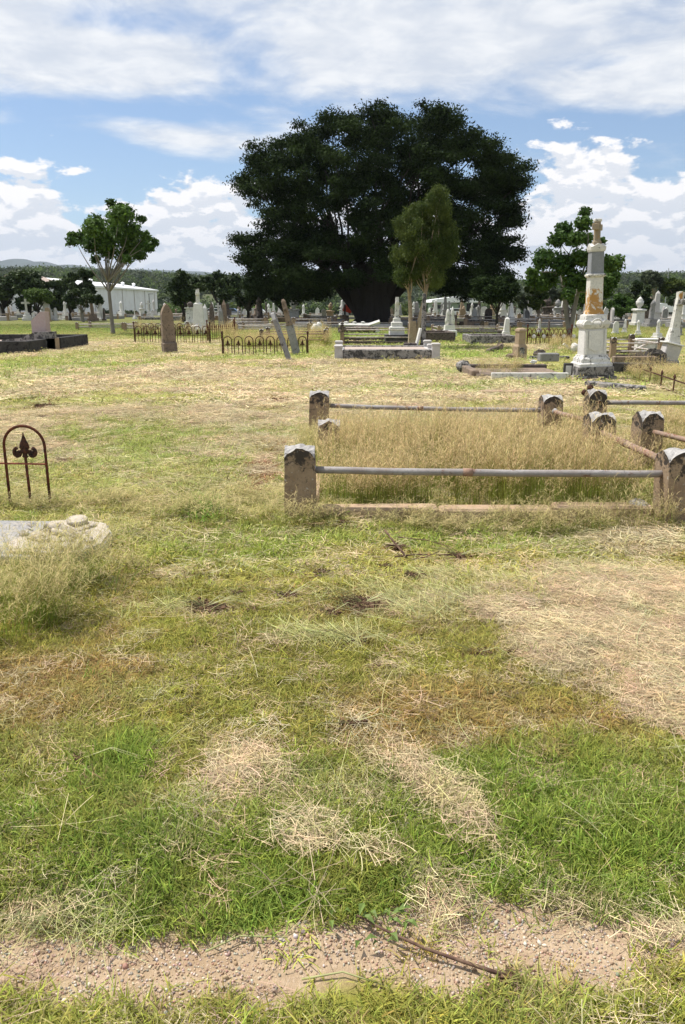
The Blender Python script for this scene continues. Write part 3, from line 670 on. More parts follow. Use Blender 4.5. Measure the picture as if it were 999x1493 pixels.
def zg(x, y): return float(gh(np.array([x]), np.array([y]))[0])
def place(px, py):
    x, y = at(px, py); return x, y, zg(x, y)

# ------------------------------------------------------------------ the railed plot in front
def post_part(parent, name, x, y, z, wd, dp, h, rise, rz=0., n=10, holes=0, tilt=(0, 0)):
    def a(t_): return max(0., 1 - abs(t_) ** 1.25) ** .62
    vs = []; fs = []; mi = []; mt = Matrix.Translation((x, y, z)) @ Matrix.Rotation(rz, 4, 'Z') @ Matrix.Rotation(tilt[0], 4, 'X') @ Matrix.Rotation(tilt[1], 4, 'Y')
    rr = random.Random(int(x * 1000) + 5)
    for j in range(n + 1):
        for i in range(n + 1):
            u = -1 + 2 * i / n; v = -1 + 2 * j / n
            zz_ = h - rise + rise * max(a(u), a(v)) + rr.uniform(-.006, .006)
            vs.append(mt @ Vector((u * wd / 2, v * dp / 2, zz_)))
    for j in range(n):
        for i in range(n): fs.append((j * (n + 1) + i, j * (n + 1) + i + 1, (j + 1) * (n + 1) + i + 1, (j + 1) * (n + 1) + i)); mi.append(1)
    edge = [i for i in range(n + 1)] + [(j) * (n + 1) + n for j in range(1, n + 1)] + [n * (n + 1) + i for i in range(n - 1, -1, -1)] + [j * (n + 1) for j in range(n - 1, 0, -1)]
    def low(k, zz_, sc): 
        j, i = divmod(k, n + 1); return mt @ Vector(((-1 + 2 * i / n) * wd / 2 * sc, (-1 + 2 * j / n) * dp / 2 * sc, zz_))
    levels = [edge]
    for zz_, sc in ((h - rise * 1.25, .985), (h - rise * 1.6, 1.), (h * .35, 1.02), (-.15, 1.05)):
        o = len(vs); vs += [low(k, zz_, sc) + Vector((rr.uniform(-.003, .003), rr.uniform(-.003, .003), 0)) for k in edge]; levels.append(list(range(o, o + len(edge))))
    for q_ in range(len(levels) - 1):
        A, B = levels[q_], levels[q_ + 1]
        for i in range(len(A)):
            j = (i + 1) % len(A); fs.append((A[i], B[i], B[j], A[j])); mi.append(0)
    me = bpy.data.meshes.new(name); me.from_pydata([tuple(v) for v in vs], [], fs); me.materials.append(M['post']); me.materials.append(M['cap']); me.polygons.foreach_set('material_index', mi); me.update()
    o = bpy.data.objects.new(name, me); col.objects.link(o); o.parent = parent
    return o
def ypost(px_w, w_m): return (w_m * F / px_w - H * SN) / CS
PW = .235
ppx = {'fl': (438, 650, 45), 'fr': (990, 655, 50), 'ml': (480, 612, 33), 'mr': (872, 602, 38), 'bl': (465, 570, 29), 'br': (802, 576, 30)}
PY = {'fl': 5.75, 'fr': 5.60, 'ml': 7.9, 'mr': 7.25, 'bl': 9.4, 'br': 9.1}
plot = thing('railed_grave_plot', 'overgrown grave plot with round-topped sandstone posts and grey pipe rails, tall buff grass inside', 'grave', (0, 0, 0))
PP = {}
for k_, (px_, pt_, pw_) in ppx.items():
    y_ = PY[k_]; zt_ = zat(pt_, y_); x_ = xat(px_, y_, zt_ * .6); w_ = pw_ * mpp(y_, zt_); z0 = zg(x_, y_)
    post_part(plot, 'post', x_, y_, z0, w_ * .97, w_ * .85, zt_ - z0, .075, rr_ if (rr_ := {'mr': .12, 'br': .05, 'fr': .1}.get(k_, 0.)) else 0., tilt=(0, {'bl': .02, 'fr': -.05}.get(k_, 0.)))
    PP[k_] = (x_, y_, zt_, w_)
def rail(parent, a, b, r=.026, mat='pipe', name='rail', sag=.0, n=9, seg=8):
    a, b = Vector(a), Vector(b); pts = []
    for i in range(n + 1):
        t_ = i / n; pts.append(a.lerp(b, t_) + Vector((0, 0, -sag * 4 * t_ * (1 - t_) + .002 * math.sin(i * 2.1))))
    mb = MB(); mb.tube(pts, r, seg)
    if seg > 6: q_ = pts[n // 2]; d_ = (pts[n // 2 + 1] - q_).normalized() * .035; MB().tube([q_ - d_, q_ + d_], r * 1.14, 8).build('coupling', 'rustpipe', parent, True)
    return mb.build(name, mat, parent, True)
yf_ = PY['fl']; rail(plot, (PP['fl'][0] + .05, yf_ - .02, zat(684, yf_)), (PP['fr'][0] - .05, PY['fr'] - .02, zat(690, PY['fr'])), .027, 'pipe', sag=.008)
yb_ = PY['bl']; rail(plot, (PP['bl'][0] + .04, yb_, zat(591, yb_)), (PP['br'][0] - .04, PY['br'], zat(598, PY['br'])), .026, 'pipe', sag=.012)
rail(plot, (PP['mr'][0] + .0, PY['mr'] - .02, zat(629, PY['mr'])), (PP['fr'][0] - .08, PY['fr'] + .05, zat(676, PY['fr'])), .030, 'rustpipe')
rail(plot, (PP['br'][0] + .01, PY['br'] - .16, zat(598, PY['br'])), (PP['mr'][0] - .02, PY['mr'] + .05, zat(618, PY['mr'])), .026, 'rustpipe')
for a_ in ((PP['fl'][0] + .10, yf_ - .02, zat(684, yf_)), (PP['br'][0] + .01, PY['br'] - .17, zat(597, PY['br']))):
    MB().lump(a_, (.035, .035, .035), 3, .1).build('rail_socket', 'cap', plot, True)
# front kerb in three worn lengths of red sandstone
kx0, ky = PP['fl'][0] + .14, yf_ - .02; kx1 = PP['fr'][0] - .12; cuts = [0, .36, .70, 1.]
for i in range(3):
    xa_, xb_ = kx0 + (kx1 - kx0) * cuts[i], kx0 + (kx1 - kx0) * cuts[i + 1] - .012
    zz_ = zg((xa_ + xb_) / 2, ky) + .02 + .01 * (i == 1)
    MB().box(((xa_ + xb_) / 2, ky, zz_), (xb_ - xa_, .15, .16), rx=.0, ry=.006 * (i - 1), bev=.018).build('kerb', 'kerbred', plot)
MB().box((PP['fl'][0] + .1, 7.4, .02), (.14, 3.1, .10), rz=-.04, bev=.02).build('kerb', 'kerbred', plot)
MB().box(((PP['bl'][0] + PP['br'][0]) / 2, 9.2, .02), (PP['br'][0] - PP['bl'][0] - .3, .14, .12), bev=.02).build('kerb', 'kerbred', plot)
MB().box((PP['fr'][0] - .22, yf_ + .0, .07), (.12, .16, .17), rz=.5, rx=.2, bev=.03).build('broken_kerb_end', 'cap', plot)
# neighbouring plot at the right edge
plot2 = thing('railed_grave_plot', 'grave plot cut by the right edge, its tall stone post pierced by a hole', 'grave', (0, 0, 0))
y_ = 8.35; zt_ = zat(568, y_); x_ = xat(867, y_, .5); w_ = 27 * mpp(y_, zt_)
post_part(plot2, 'post', x_, y_, zg(x_, y_), w_, w_ * .8, zt_ - zg(x_, y_), .08, .05); fx, fy, fz = x_, y_, zt_
MB().tube([(x_ + .02, y_ - w_ * .41, zat(586, y_)), (x_ + .02, y_ - w_ * .35, zat(586, y_))], .022, 10).build('socket_shade_disc', 'iron', plot2)  # dark disc on the solid face stands in for the shade inside the hole
rail(plot2, (x_ + .08, y_, zat(587, y_)), (x_ + 3.2, y_ - .05, zat(587, y_) + .0), .024, 'pipe')
y_ = 7.6; zt_ = zat(600, y_); x_ = xat(945, y_, .5); w_ = 34 * mpp(y_, zt_)
post_part(plot2, 'post', x_, y_, zg(x_, y_), w_, w_ * .9, zt_ - zg(x_, y_), .085, .15)
rail(plot2, (x_ + .02, y_ - .13, zat(627, y_)), (x_ + .75, y_ - 2.6, zat(627, y_) - .02), .025, 'rustpipe')
# cast finial stuck behind the tall post
y_ = 12.0; x_ = xat(858, y_); fin = thing('iron_finial', 'small dark rusted iron finial poking up behind the tall pierced post', 'finial', (x_, y_, 0))
zb = zat(578, y_)
MB().tube([(0, 0, zg(x_, y_)), (0, 0, zb)], .012, 6).build('stem', 'iron', fin)
mb = MB(); mb.lump((0, 0, zb + .12), (.055, .035, .06), 4, .15, 8, 6); mb.lump((-.085, 0, zb + .06), (.05, .035, .045), 5, .15, 8, 6); mb.lump((.085, 0, zb + .06), (.05, .035, .045), 6, .15, 8, 6); mb.build('trefoil_head', 'iron', fin, True)

# ------------------------------------------------------------------ hooped railing pieces
def hoop_mb(x0, x1, ztop, z0, r, n=12, seg=6):
    rad = (x1 - x0) / 2; cx = (x0 + x1) / 2; pts = [(x0, 0, z0), (x0, 0, (z0 + ztop) / 2)] + [(cx - rad * math.cos(PI * i / n), 0, ztop - rad + rad * math.sin(PI * i / n)) for i in range(n + 1)] + [(x1, 0, (z0 + ztop) / 2), (x1, 0, z0)]
    mb = MB(); mb.tube(pts, r, seg); return mb
def fleur(mb, cx, z, s, r, detail=True):
    mb.lathe([(-.10 * s, r * 1.1), (-.04 * s, r * 2.2), (0, r * 1.6), (.06 * s, .10 * s), (.14 * s, .19 * s), (.2 * s, .22 * s), (.24 * s, .15 * s), (.30 * s, .21 * s), (.45 * s, .18 * s), (.62 * s, .10 * s), (.8 * s, .035 * s), (.9 * s, .004)], 8, (cx, 0, z), 1, .55)
    for sg in (-1, 1):
        if detail:
            pts = []; 
            for i in range(15):
                t_ = i / 14; a_ = PI * .45 - t_ * PI * 1.9; q_ = .19 * s * (1 - .62 * t_)
                pts.append((cx + sg * (.27 * s + q_ * math.cos(a_) * .95), 0, z + .10 * s + q_ * math.sin(a_) * 1.05))
            mb.tube(pts, [.075 * s * (1 - .35 * i / 14) for i in range(15)], 6)
            mb.lump((cx + sg * .27 * s, 0, z + .09 * s), (.1 * s, .06 * s, .1 * s), 2, .05)
        else: mb.lump((cx + sg * .25 * s, 0, z + .06 * s), (.15 * s, .08 * s, .16 * s), 2, .08, 6, 4)
# near left fragment
y_ = 6.0; xL, xR = xat(6, y_, .5), xat(66, y_, .5); z0 = zg(xL, y_); ztp = zat(621, y_)
fr = thing('hooped_railing', 'rusty hoop of iron railing with a fleur spear, standing alone behind the fallen headstone', 'railing', ((xL + xR) / 2, y_, 0), rz=-.03)
hw = (xR - xL) / 2
hoop_mb(-hw, hw, ztp, z0 - .05, .0115, 16, 8).build('hoop', 'rust', fr, True)
mb = MB(); zs_ = zat(668, y_); mb.tube([(0.005, 0, z0 - .05), (0, 0, zs_)], .0115, 8); mb.build('spear', 'rust', fr, True)
mb = MB(); fleur(mb, 0., zat(664, y_), .20, .0125); mb.build('fleur', 'iron', fr, True)
zr = zat(675, y_); mb = MB(); mb.box((-.55, .0, zr), (1.42, .022, .010), ry=.012); mb.build('cross_bar', 'redrust', fr)
for dx_ in (-.44,):
    m2 = hoop_mb(-hw + dx_, hw + dx_, ztp, z0 - .05, .0115, 12, 6).build('hoop', 'rust', fr, True)
    mb = MB(); mb.tube([(dx_, 0, z0 - .05), (dx_, 0, zs_)], .0115, 6); mb.build('spear', 'rust', fr, True); mb = MB(); fleur(mb, dx_, zat(664, y_), .20, .0125); mb.build('fleur', 'iron', fr, True)

# ------------------------------------------------------------------ fallen carved headstone
zt_ = .125; fallen = thing('fallen_headstone', 'fallen headstone lying in long grass, its rounded end carved with a dove and flowers', 'headstone', (-1.89, 4.87, zt_), rz=.02, rx=.14, ry=.015); fallen.scale = (.8, .80, .8)
# local: x along the stone, y away; rounded end at +x
prof = []
L0, L1, HWd = -1.6, .22, .36
prof = [(L0, -HWd), (L1 - .05, -HWd + .0), (L1 + .06, -HWd + .02)] + [(L1 + .05 + .19 * math.cos(a_) * (1 + .05 * math.sin(7 * a_)), (HWd - .03) * math.sin(a_)) for a_ in np.linspace(-1.15, 1.15, 11)] + [(L1 - .12, HWd - .01), (L1 - .2, HWd - .03), (L0, HWd)]
vs = []; n_ = len(prof)
rr = random.Random(3)
lev = [(-.11, .98), (-.06, 1.0), (-.02, 1.), (0., .97)]
prof = [(x_ + (rr.uniform(-.022, .012) if x_ > 0 else 0), y_ + (rr.uniform(-.015, .015) if x_ > 0 else 0)) for x_, y_ in prof]
mb = MB(); mb.rings([[Vector((x_ * 1., y_ * sc_, z_ + (.0))) for x_, y_ in prof] for z_, sc_ in lev]); mb.build('slab', 'slabstone', fallen)
prof2 = [(x_ * .96 - .0, y_ * .93) for x_, y_ in prof if x_ > -.30]; prof2 = [(-.22, -.30), (-.30, -.16), (-.24, .0), (-.12, .12), (-.1, .29)] + [p_ for p_ in prof2[::-1]]
mb = MB(); mb.rings([[Vector((x_, y_, z_)) for x_, y_ in prof2][::-1] for z_ in (-.01, .022)]); mb.build('carved_panel', 'carved', fallen)
mb = MB(); mb.lathe([(0, .075), (.03, .08), (.045, .078), (.05, .066), (.044, .060), (.05, .05), (.056, .02), (.056, .002)], 20, (.145, .22, .03), 1.1, 1.1); mb.build('medallion', 'carved', fallen, True)
mb = MB(); mb.lathe([(0, .085), (.02, .09), (.03, .08), (.036, .05), (.038, .003)], 20, (.20, -.22, .015), 1.25, .62); mb.build('oval_boss', 'carved', fallen, True)
mb = MB()   # the dove: body, head, folded wings, tail
mb.tube([(-.06, .10, .05), (-.03, .095, .058), (.03, .07, .062), (.10, .03, .055), (.17, -.005, .045), (.24, -.03, .03)], [.012, .028, .046, .040, .024, .012], 10); mb.lump((-.07, .105, .055), (.03, .026, .026), 5, .1); 
mb.tube([(.0, .035, .05), (.06, .0, .05), (.14, -.035, .042), (.23, -.055, .03)], [.02, .03, .022, .008], 8); mb.tube([(.02, .12, .045), (.08, .10, .05), (.16, .06, .045), (.24, .02, .03)], [.015, .028, .02, .008], 8)
mb.build('dove', 'carved', fallen, True)
for i in range(9):
    x_ = rr.uniform(-.24, .06); y_ = rr.uniform(-.15, .10)
    if i > 6: x_ = rr.uniform(.0, .18); y_ = rr.uniform(-.13, -.08)
    s_ = rr.uniform(.030, .05); mb = MB()
    for q_ in range(6):      # open petals tilted up towards the rim
        a_ = q_ * 2 * PI / 6 + rr.random() * .5; d_ = Vector((math.cos(a_), math.sin(a_), 0)); e_ = Vector((-d_.y, d_.x, 0)); c_ = Vector((x_, y_, .024))
        ring = [c_, c_ + d_ * s_ * .7 + e_ * s_ * .5 + Vector((0, 0, .014)), c_ + d_ * s_ * 1.15 + Vector((0, 0, rr.uniform(.014, .03))), c_ + d_ * s_ * .7 - e_ * s_ * .5 + Vector((0, 0, .014))]
        mb.add(ring + [p_ - Vector((0, 0, .03)) for p_ in ring], [(0, 3, 2, 1), (0, 1, 5, 4), (1, 2, 6, 5), (2, 3, 7, 6), (3, 0, 4, 7)][0:1] + [(1, 2, 6, 5), (2, 3, 7, 6)])
    mb.lump((x_, y_, .03), (s_ * .3, s_ * .3, s_ * .3), i, .2, 7, 5); mb.build('flower', 'carved', fallen)
for i in range(16):
    x_ = rr.uniform(-.24, .3); y_ = rr.uniform(-.20, .18); a_ = rr.uniform(0, 6.28); d_ = Vector((math.cos(a_), math.sin(a_), 0)) * .045
    MB().tube([Vector((x_, y_, .03)) - d_, Vector((x_, y_, .045)), Vector((x_, y_, .028)) + d_], [.004, .013, .003], 5).build('carved_leaf', 'carved', fallen, True)
for i in range(8):
    x_ = .26 + .07 * math.cos(i * .7) ; y_ = -.12 + i * .045; MB().lump((x_, y_, .03), (.04, .032, .016), i, .45, 9, 6).build('broken_scroll', 'carved', fallen, True)
MB().box((-.7, 0, -.27), (1.5, .5, .24), bev=.03).build('plinth', 'sandstone', fallen)

# ------------------------------------------------------------------ debris on the lawn
def clod(px, py, wpx, hpx, label, grass=6):
    x, y, z = place(px, py); r = wpx * mpp(y) / 2; rr = random.Random(px * 7 + py)
    r *= .85; t_ = thing('soil_clod', label, 'clod', (x, y, z + .012), rz=rr.uniform(-.3, .3), group='uprooted clods of soil on the lawn')
    mb = MB()
    nlp = 3 + int(wpx / 9)
    for i in range(nlp): mb.lump((rr.gauss(0, .42) * r, rr.gauss(0, .30) * r, r * .06 + .004), (r * rr.uniform(.18, .38), r * rr.uniform(.16, .34), max(.010, r * rr.uniform(.14, .24))), px + i, .6, 9, 6)
    for i in range(nlp * 3): q_ = rr.uniform(.003, .009); mb.lump((rr.gauss(0, .8) * r, rr.gauss(0, .6) * r, .012), (q_ * 1.3, q_, q_), i, .4, 5, 3)
    mb.build('soil', 'clod', t_)['kind'] = 'stuff'
    mb = MB()
    for i in range(46):
        a_ = rr.uniform(0, 6.28); l_ = r * rr.uniform(.6, 1.5); c_ = Vector((rr.uniform(-.4, .4) * r, rr.uniform(-.3, .3) * r, r * .15)); mb.tube([c_, c_ + Vector((math.cos(a_) * l_ * .6, math.sin(a_) * l_ * .4, r * .2)), c_ + Vector((math.cos(a_) * l_, math.sin(a_) * l_ * .7, -.0 * r))], [.0022, .0016, .0008], 3)
    mb.build('roots', 'root', t_)['kind'] = 'stuff'
    if grass:
        mb = MB()
        for i in range(grass):
            a_ = rr.choice((0., PI)) + rr.uniform(-.5, .5); l_ = rr.uniform(.12, .3); c_ = Vector((0, 0, r * .2)); mb.tube([c_, c_ + Vector((math.cos(a_) * l_ * .5, math.sin(a_) * l_ * .5, .05)), c_ + Vector((math.cos(a_) * l_, math.sin(a_) * l_, .01))], [.0018, .0015, .0006], 3)
        mb.build('pulled_stems', 'paleleaf', t_)
for a in CL: clod(*a)
def polyl(pts, r0, r1, seg=5):
    P = []
    for px, py, z in pts: x, y = at(px, py); P.append(Vector((x, y, zg(x, y) + z)))
    n = len(P); mb = MB(); mb.tube(P, [r0 + (r1 - r0) * i / (n - 1) for i in range(n)], seg); return mb
br = thing('fallen_branch', 'dead branch with bare twigs lying before the railed plot', 'branch', (0, 0, 0))
polyl([(560,808,.14), (572,812,.09), (584,818,.05), (592,822,.02)], .006, .008).build('slanting_stick', 'stick', br, True)
polyl([(575,822,.02), (605,822,.04), (640,820,.03), (672,820,.03)], .006, .004).build('main_stem', 'stick', br, True)
polyl([(580,800,.05), (620,800,.05), (655,808,.04), (668,815,.03)], .004, .002).build('twig', 'stick', br, True)
polyl([(600,826,.02), (620,830,.05), (640,822,.06)], .004, .002).build('twig', 'stick', br, True)
wd = thing('uprooted_weed', 'uprooted weed with brown stem, clod of roots and green leaves on the gravel strip', 'weed', (0, 0, 0))
polyl([(520,1352,.03), (560,1372,.03), (620,1398,.03), (680,1415,.02), (735,1432,.02)], .0028, .0055, 6).build('stem', 'stick', wd, True)
x, y, z = place(737, 1434); rr = random.Random(4); mb = MB()
for i in range(24): a_ = rr.uniform(-1.9, 1.6); l_ = rr.uniform(.02, .06); mb.tube([(x, y, z + .012), (x + l_ * .5 * math.cos(a_), y + l_ * .5 * math.sin(a_), z + .022), (x + l_ * math.cos(a_), y + l_ * math.sin(a_), z + .006)], [.0025, .0018, .0008], 3)
mb.lump((x, y, z + .012), (.022, .014, .012), 3, .4); mb.build('root_ball', 'clod', wd)
for i in range(22):
    px = rr.uniform(480, 592); py = rr.uniform(1338, 1402); x, y, z = place(px, py); a_ = rr.uniform(0, 6.28); l_ = rr.uniform(.022, .05); w_ = l_ * .2; d_ = Vector((math.cos(a_), math.sin(a_), 0)); s_ = Vector((-d_.y, d_.x, 0)); z += rr.uniform(.02, .05)
    P = [Vector((x, y, z)), Vector((x, y, z)) + d_ * l_ * .5 + s_ * w_ + Vector((0, 0, .012)), Vector((x, y, z)) + d_ * l_ * .5 + Vector((0, 0, .006)), Vector((x, y, z)) + d_ * l_ * .5 - s_ * w_ + Vector((0, 0, .012)), Vector((x, y, z)) + d_ * l_ + Vector((0, 0, -.004))]
    MB().add(P, [(0, 2, 1), (0, 3, 2), (1, 2, 4), (2, 3, 4)]).build('leaf', 'weedleaf', wd)
for (pts, lab) in (([(125,1112,.09), (118,1131,.02)], 0), ([(143,1104,.08), (120,1131,.02)], 0)): pass
for pts, lab in (([(300,1392,.015), (350,1375,.02), (420,1378,.015)], 'pale stem lying across the left of the gravel strip'), ([(440,1432,.01), (500,1428,.015), (555,1444,.01)], 'short pale stem below the gravel strip centre'), ([(268,703,.02), (320,712,.05), (365,726,.04), (430,748,.02)], 'long dry stalk lying on the lawn left of the railed plot')):
    tag(polyl(pts, .003, .0018).build('dry_stalk', 'paleleaf', None, True), lab, 'stalk')

# ------------------------------------------------------------------ graves of the middle distance
def kerb_set(t_, x0, x1, y0, y1, h, th, mat, z=0., sides='fblr', bev=.015):
    if 'f' in sides: MB().box(((x0 + x1) / 2, y0 + th / 2, z + h / 2 - .05), (x1 - x0, th, h + .1), bev=bev).build('kerb', mat, t_)
    if 'b' in sides: MB().box(((x0 + x1) / 2, y1 - th / 2, z + h / 2 - .05), (x1 - x0, th, h + .1), bev=bev).build('kerb', mat, t_)
    if 'l' in sides: MB().box((x0 + th / 2, (y0 + y1) / 2, z + h / 2 - .05), (th - .004, y1 - y0 - 2 * th - .004, h + .09), bev=bev).build('kerb', mat, t_)
    if 'r' in sides: MB().box((x1 - th / 2, (y0 + y1) / 2, z + h / 2 - .05), (th - .004, y1 - y0 - 2 * th - .004, h + .09), bev=bev).build('kerb', mat, t_)
# black kerbed double grave, far left
xr, y0 = at(40, 518); y1 = at(107, 507)[1] + .4; z = zg(xr, y0)
t_ = thing('kerbed_grave', 'double grave with high mould-blackened concrete kerbs at the left edge', 'grave', (0, 0, 0))
kerb_set(t_, xr - 5.2, xr - .0, y0, y0 + 2.05, .40, .2, 'blackstone', z, 'flr')
kerb_set(t_, xr - 5.2, xr + .3, y0 + 2.1, y1 + .5, .42, .2, 'blackstone', z, 'blr')
MB().prism([(xr + .30, z - .05), (xr + .30, z + .64), (xr - .35, z + .62), (xr - .9, z + .42), (xr - 1.5, z + .36), (xr - 1.5, z - .05)], y0 + 1.72, y0 + 1.95).build('shoulder_wall', 'mouldconc', t_)
MB().box((xr + .16, y0 + 1.9, z + .2), (.33, .36, .46), bev=.02).build('corner_pier', 'sandstone', t_)
MB().box((xr - 2.6, y0 + 1.1, z + .12), (4.8, 1.6, .3)).build('grave_bed', 'gravebed', t_)
MB().box((xr - 2.6, y0 + .9, z + .3), (3.2, .6, .06), bev=.01).build('ledger', 'marble', t_)
MB().box((xr - 2.4, (y0 + 2.1 + y1) / 2, z + .1), (4.8, y1 - y0 - 2., .26)).build('grave_bed', 'gravebed', t_)
hx = xat(60, y0 + 2.0); t_ = thing('headstone', 'pink granite headstone with one sloped shoulder, standing on the black kerbed grave', 'headstone', (hx, y0 + 2.35, z), rz=.0)
w_ = .30; MB().prism([(-w_ * .9, .35), (w_ * .75, .35), (w_ * .75, 1.28), (w_ * .2, 1.28), (-w_ * .9, .98)], -.28, .12).build('tablet', 'pinkgran', t_)
# brown weathered headstone
x, y, z = place(248, 517); m_ = mpp(y)
t_ = thing('headstone', 'brown streaked gothic headstone on a stepped base, left of centre on the mown lawn', 'headstone', (x, y, z), rz=.5, ry=-.035)
H_ = 70 * m_; MB().box((0, 0, .0), (.54, .40, .08), bev=.01).build('footing', 'sandstone', t_)
MB().box((0, 0, .19), (.44, .32, .30), bev=.02).build('base', 'brown', t_)
hwid = .21; MB().prism([(-hwid, .34), (hwid, .34), (hwid * .85, H_ - .32)] + [(hwid * .85 * (1 - q_ / 5) ** .8, H_ - .32 + .32 * (q_ / 5) ** .75) for q_ in range(1, 6)] + [(-hwid * .85 * (1 - q_ / 5) ** .8, H_ - .32 + .32 * (q_ / 5) ** .75) for q_ in range(4, -1, -1)], -.09, .09).build('tablet', 'brown', t_)
# iron railings
def railing(label, p0, p1, h, n, style='hoop', mat='iron', posts=True, lean=0., endh=1.15):
    x0, y0 = at(*p0) ; x1, y1 = at(*p1); L = math.hypot(x1 - x0, y1 - y0); z = min(zg(x0, y0), zg(x1, y1))
    t_ = thing('iron_railing', label, 'railing', (x0, y0, z), rz=math.atan2(y1 - y0, x1 - x0), rx=lean); st = L / n
    base = None
    for i in range(n):
        cx = st * (i + .5)
        if style == 'hoop':
            if i == 0:
                hp = hoop_mb(-st * .38, st * .38, h, -.05, .014, 8, 4).build('hoop', mat, t_); hp.location.x = cx
                mb = MB(); mb.tube([(0, 0, -.05), (0, 0, h * .6)], .010, 4); fleur(mb, 0, h * .55, h * .33, .012, False); sp_ = mb.build('spear', mat, t_); sp_.location.x = cx
            else:
                for q_ in (hp, sp_): c_ = q_.copy(); col.objects.link(c_); c_.parent = t_; c_.location.x = cx
        else:
            if i == 0:
                mb = MB(); mb.tube([(0, 0, -.05), (0, 0, h * .86)], .013, 4); mb.lump((0, 0, h * .84), (.035, .022, .05), 2, .1, 5, 4); mb.tube([(0, 0, h * .85), (0, 0, h)], [.03, .002], 5); sp_ = mb.build('spear', mat, t_); sp_.location.x = cx
            else: c_ = sp_.copy(); col.objects.link(c_); c_.parent = t_; c_.location.x = cx; c_.rotation_euler.y = rnd.uniform(-.04, .04)
    for zz_ in ((h * .48,) if style == 'hoop' else (h * .2, h * .72)): MB().box((L / 2, 0, zz_), (L, .014, .022)).build('rail', mat, t_)
    if posts:
        for xx_ in (0, L):
            mb = MB(); mb.tube([(xx_, 0, -.05), (xx_, 0, h * endh)], .024, 6); mb.lump((xx_, 0, h * endh + .03), (.04, .04, .05), 3, .1, 6, 4); mb.build('post', mat, t_)
    return t_
railing('long low hooped iron railing around dry grass, behind the brown headstone', (197, 502), (307, 502), .68, 9, 'hoop', 'iron')
railing('back run of hooped railing beyond the dry grass, left', (205, 490), (300, 490), .6, 9, 'hoop', 'iron', posts=False)
railing('rusty spiked railing cluster right of the white rough-based cross', (303, 500), (342, 498), .72, 13, 'spike', 'rust')
railing('side run of rusty spiked railing beside the hooped railing', (342, 498), (343, 490), .72, 12, 'spike', 'rust')
railing('short hooped railing of seven hoops with leaning stones behind and before it', (325, 519), (449, 519), .56, 8, 'hoop', 'iron')
# leaning slabs
def leaner(label, base, toppx, w_, th, mat, rz, shape='slab', extra=None):
    x, y, z = place(*base); dxp = toppx[0] - base[0]; dyp = base[1] - toppx[1]; ang = math.atan2(dxp, dyp); L = math.hypot(dxp, dyp) * mpp(y)
    t_ = thing('leaning_stone', label, 'headstone', (x, y, z), ry=ang); return t_, L
t_, L = leaner('thin grey headstone seen edge-on, leaning sharply left before the hooped railing', (422, 527), (399, 459), .5, .1, 'greystone', 0)
MB().prism([(-.25, -.1), (.25, -.1), (.25, L - .2), (.14, L - .04), (0, L), (-.14, L - .04), (-.25, L - .2)], -.05, .05).build('tablet', 'greystone', t_).rotation_euler.z = R(89)
t_, L = leaner('tall leaning stone with narrow broken cross shaft above a pale slab, leaning left', (433, 519), (414, 441), .5, .1, 'greystone', 0)
MB().box((0, 0, L * .25), (.24, .16, L * .56), bev=.015, ry=.0).build('slab', 'greystone', t_); MB().box((0, 0, L * .55), (.22, .18, .08), bev=.02).build('collar', 'brown', t_)
MB().stack([(L * .57, .085), (L * .8, .075), (L * .96, .065), (L, .03)]).build('shaft', 'brown', t_); MB().box((0, 0, L * .82), (.10, .36, .1), bev=.01).build('cross_arm', 'brown', t_)
# generic: posts and two pipe rails round a plot
def pipe_plot(label, p0, p1, depth, h, mat='sandstone', rmat='whitepipe', nr=2, kerb=True, group=None, pw=.15, kmat='darkstone'):
    x0, y0 = at(*p0); x1, _ = at(p1[0], p0[1]); z = zg((x0 + x1) / 2, y0)
    t_ = thing('pipe_railed_grave', label, 'grave', (x0, y0, z), group=group); L = x1 - x0
    first = None
    for xx_, yy_ in ((0, 0), (L, 0), (0, depth), (L, depth)):
        if first is None: first = post_part(t_, 'post', 0, 0, 0, pw, pw, h, .05, n=6)
        else: c_ = first.copy(); col.objects.link(c_); c_.parent = t_; c_.location = (xx_, yy_, 0)
    for k in range(nr):
        zz_ = h * (.72 - .36 * k)
        rail(t_, (0, 0, zz_), (L, 0, zz_), .024, rmat, n=2, seg=5); rail(t_, (0, depth, zz_), (L, depth, zz_), .024, rmat, n=2, seg=5); rail(t_, (0, 0, zz_), (0, depth, zz_), .024, rmat, n=2, seg=5); rail(t_, (L, 0, zz_), (L, depth, zz_), .024, rmat, n=2, seg=5)
    if kerb: kerb_set(t_, -.06, L + .06, -.06, depth + .06, .14, .13, kmat)
    return t_
pipe_plot('dry-grassed plot with two thin rails behind the leaning stones', (382, 505), (475, 505), 2.6, .62, rmat='rustpipe', kerb=False)
pipe_plot('grave with two long rails and dark rusty posts behind the concrete slab grave', (499, 504), (606, 504), 3.0, .78, 'brown', 'whitepipe')
pipe_plot('low railed grave in the green strip before the warehouse, left of the slender tree', (113, 482), (180, 482), 2.5, .45, kerb=False)
pipe_plot('low railed grave right of the slender tree trunk, before the warehouse', (183, 484), (262, 484), 2.5, .5, kerb=False)
pipe_plot('railed grave with thin pale rails right of the stained monument', (892, 526), (962, 526), 2.4, .62, kerb=True)
pipe_plot('railed grave with low grey kerb near the white tree-shaded urn monument', (640, 488), (742, 488), 3., .45)
pipe_plot('long thin-railed grave under the left low boughs of the great tree', (345, 486), (450, 486), 3., .5, kerb=False)
# ornate railing with pale bosses
t_ = railing('rusty ornate railing with pale round bosses left of the stained monument', (768, 505), (832, 505), .62, 10, 'hoop', 'rust')
for i in range(5): MB().lump((.25 + i * .38, -.03, .34), (.075, .03, .08), i, .1, 8, 5).build('pale_boss', 'marble', t_, True)
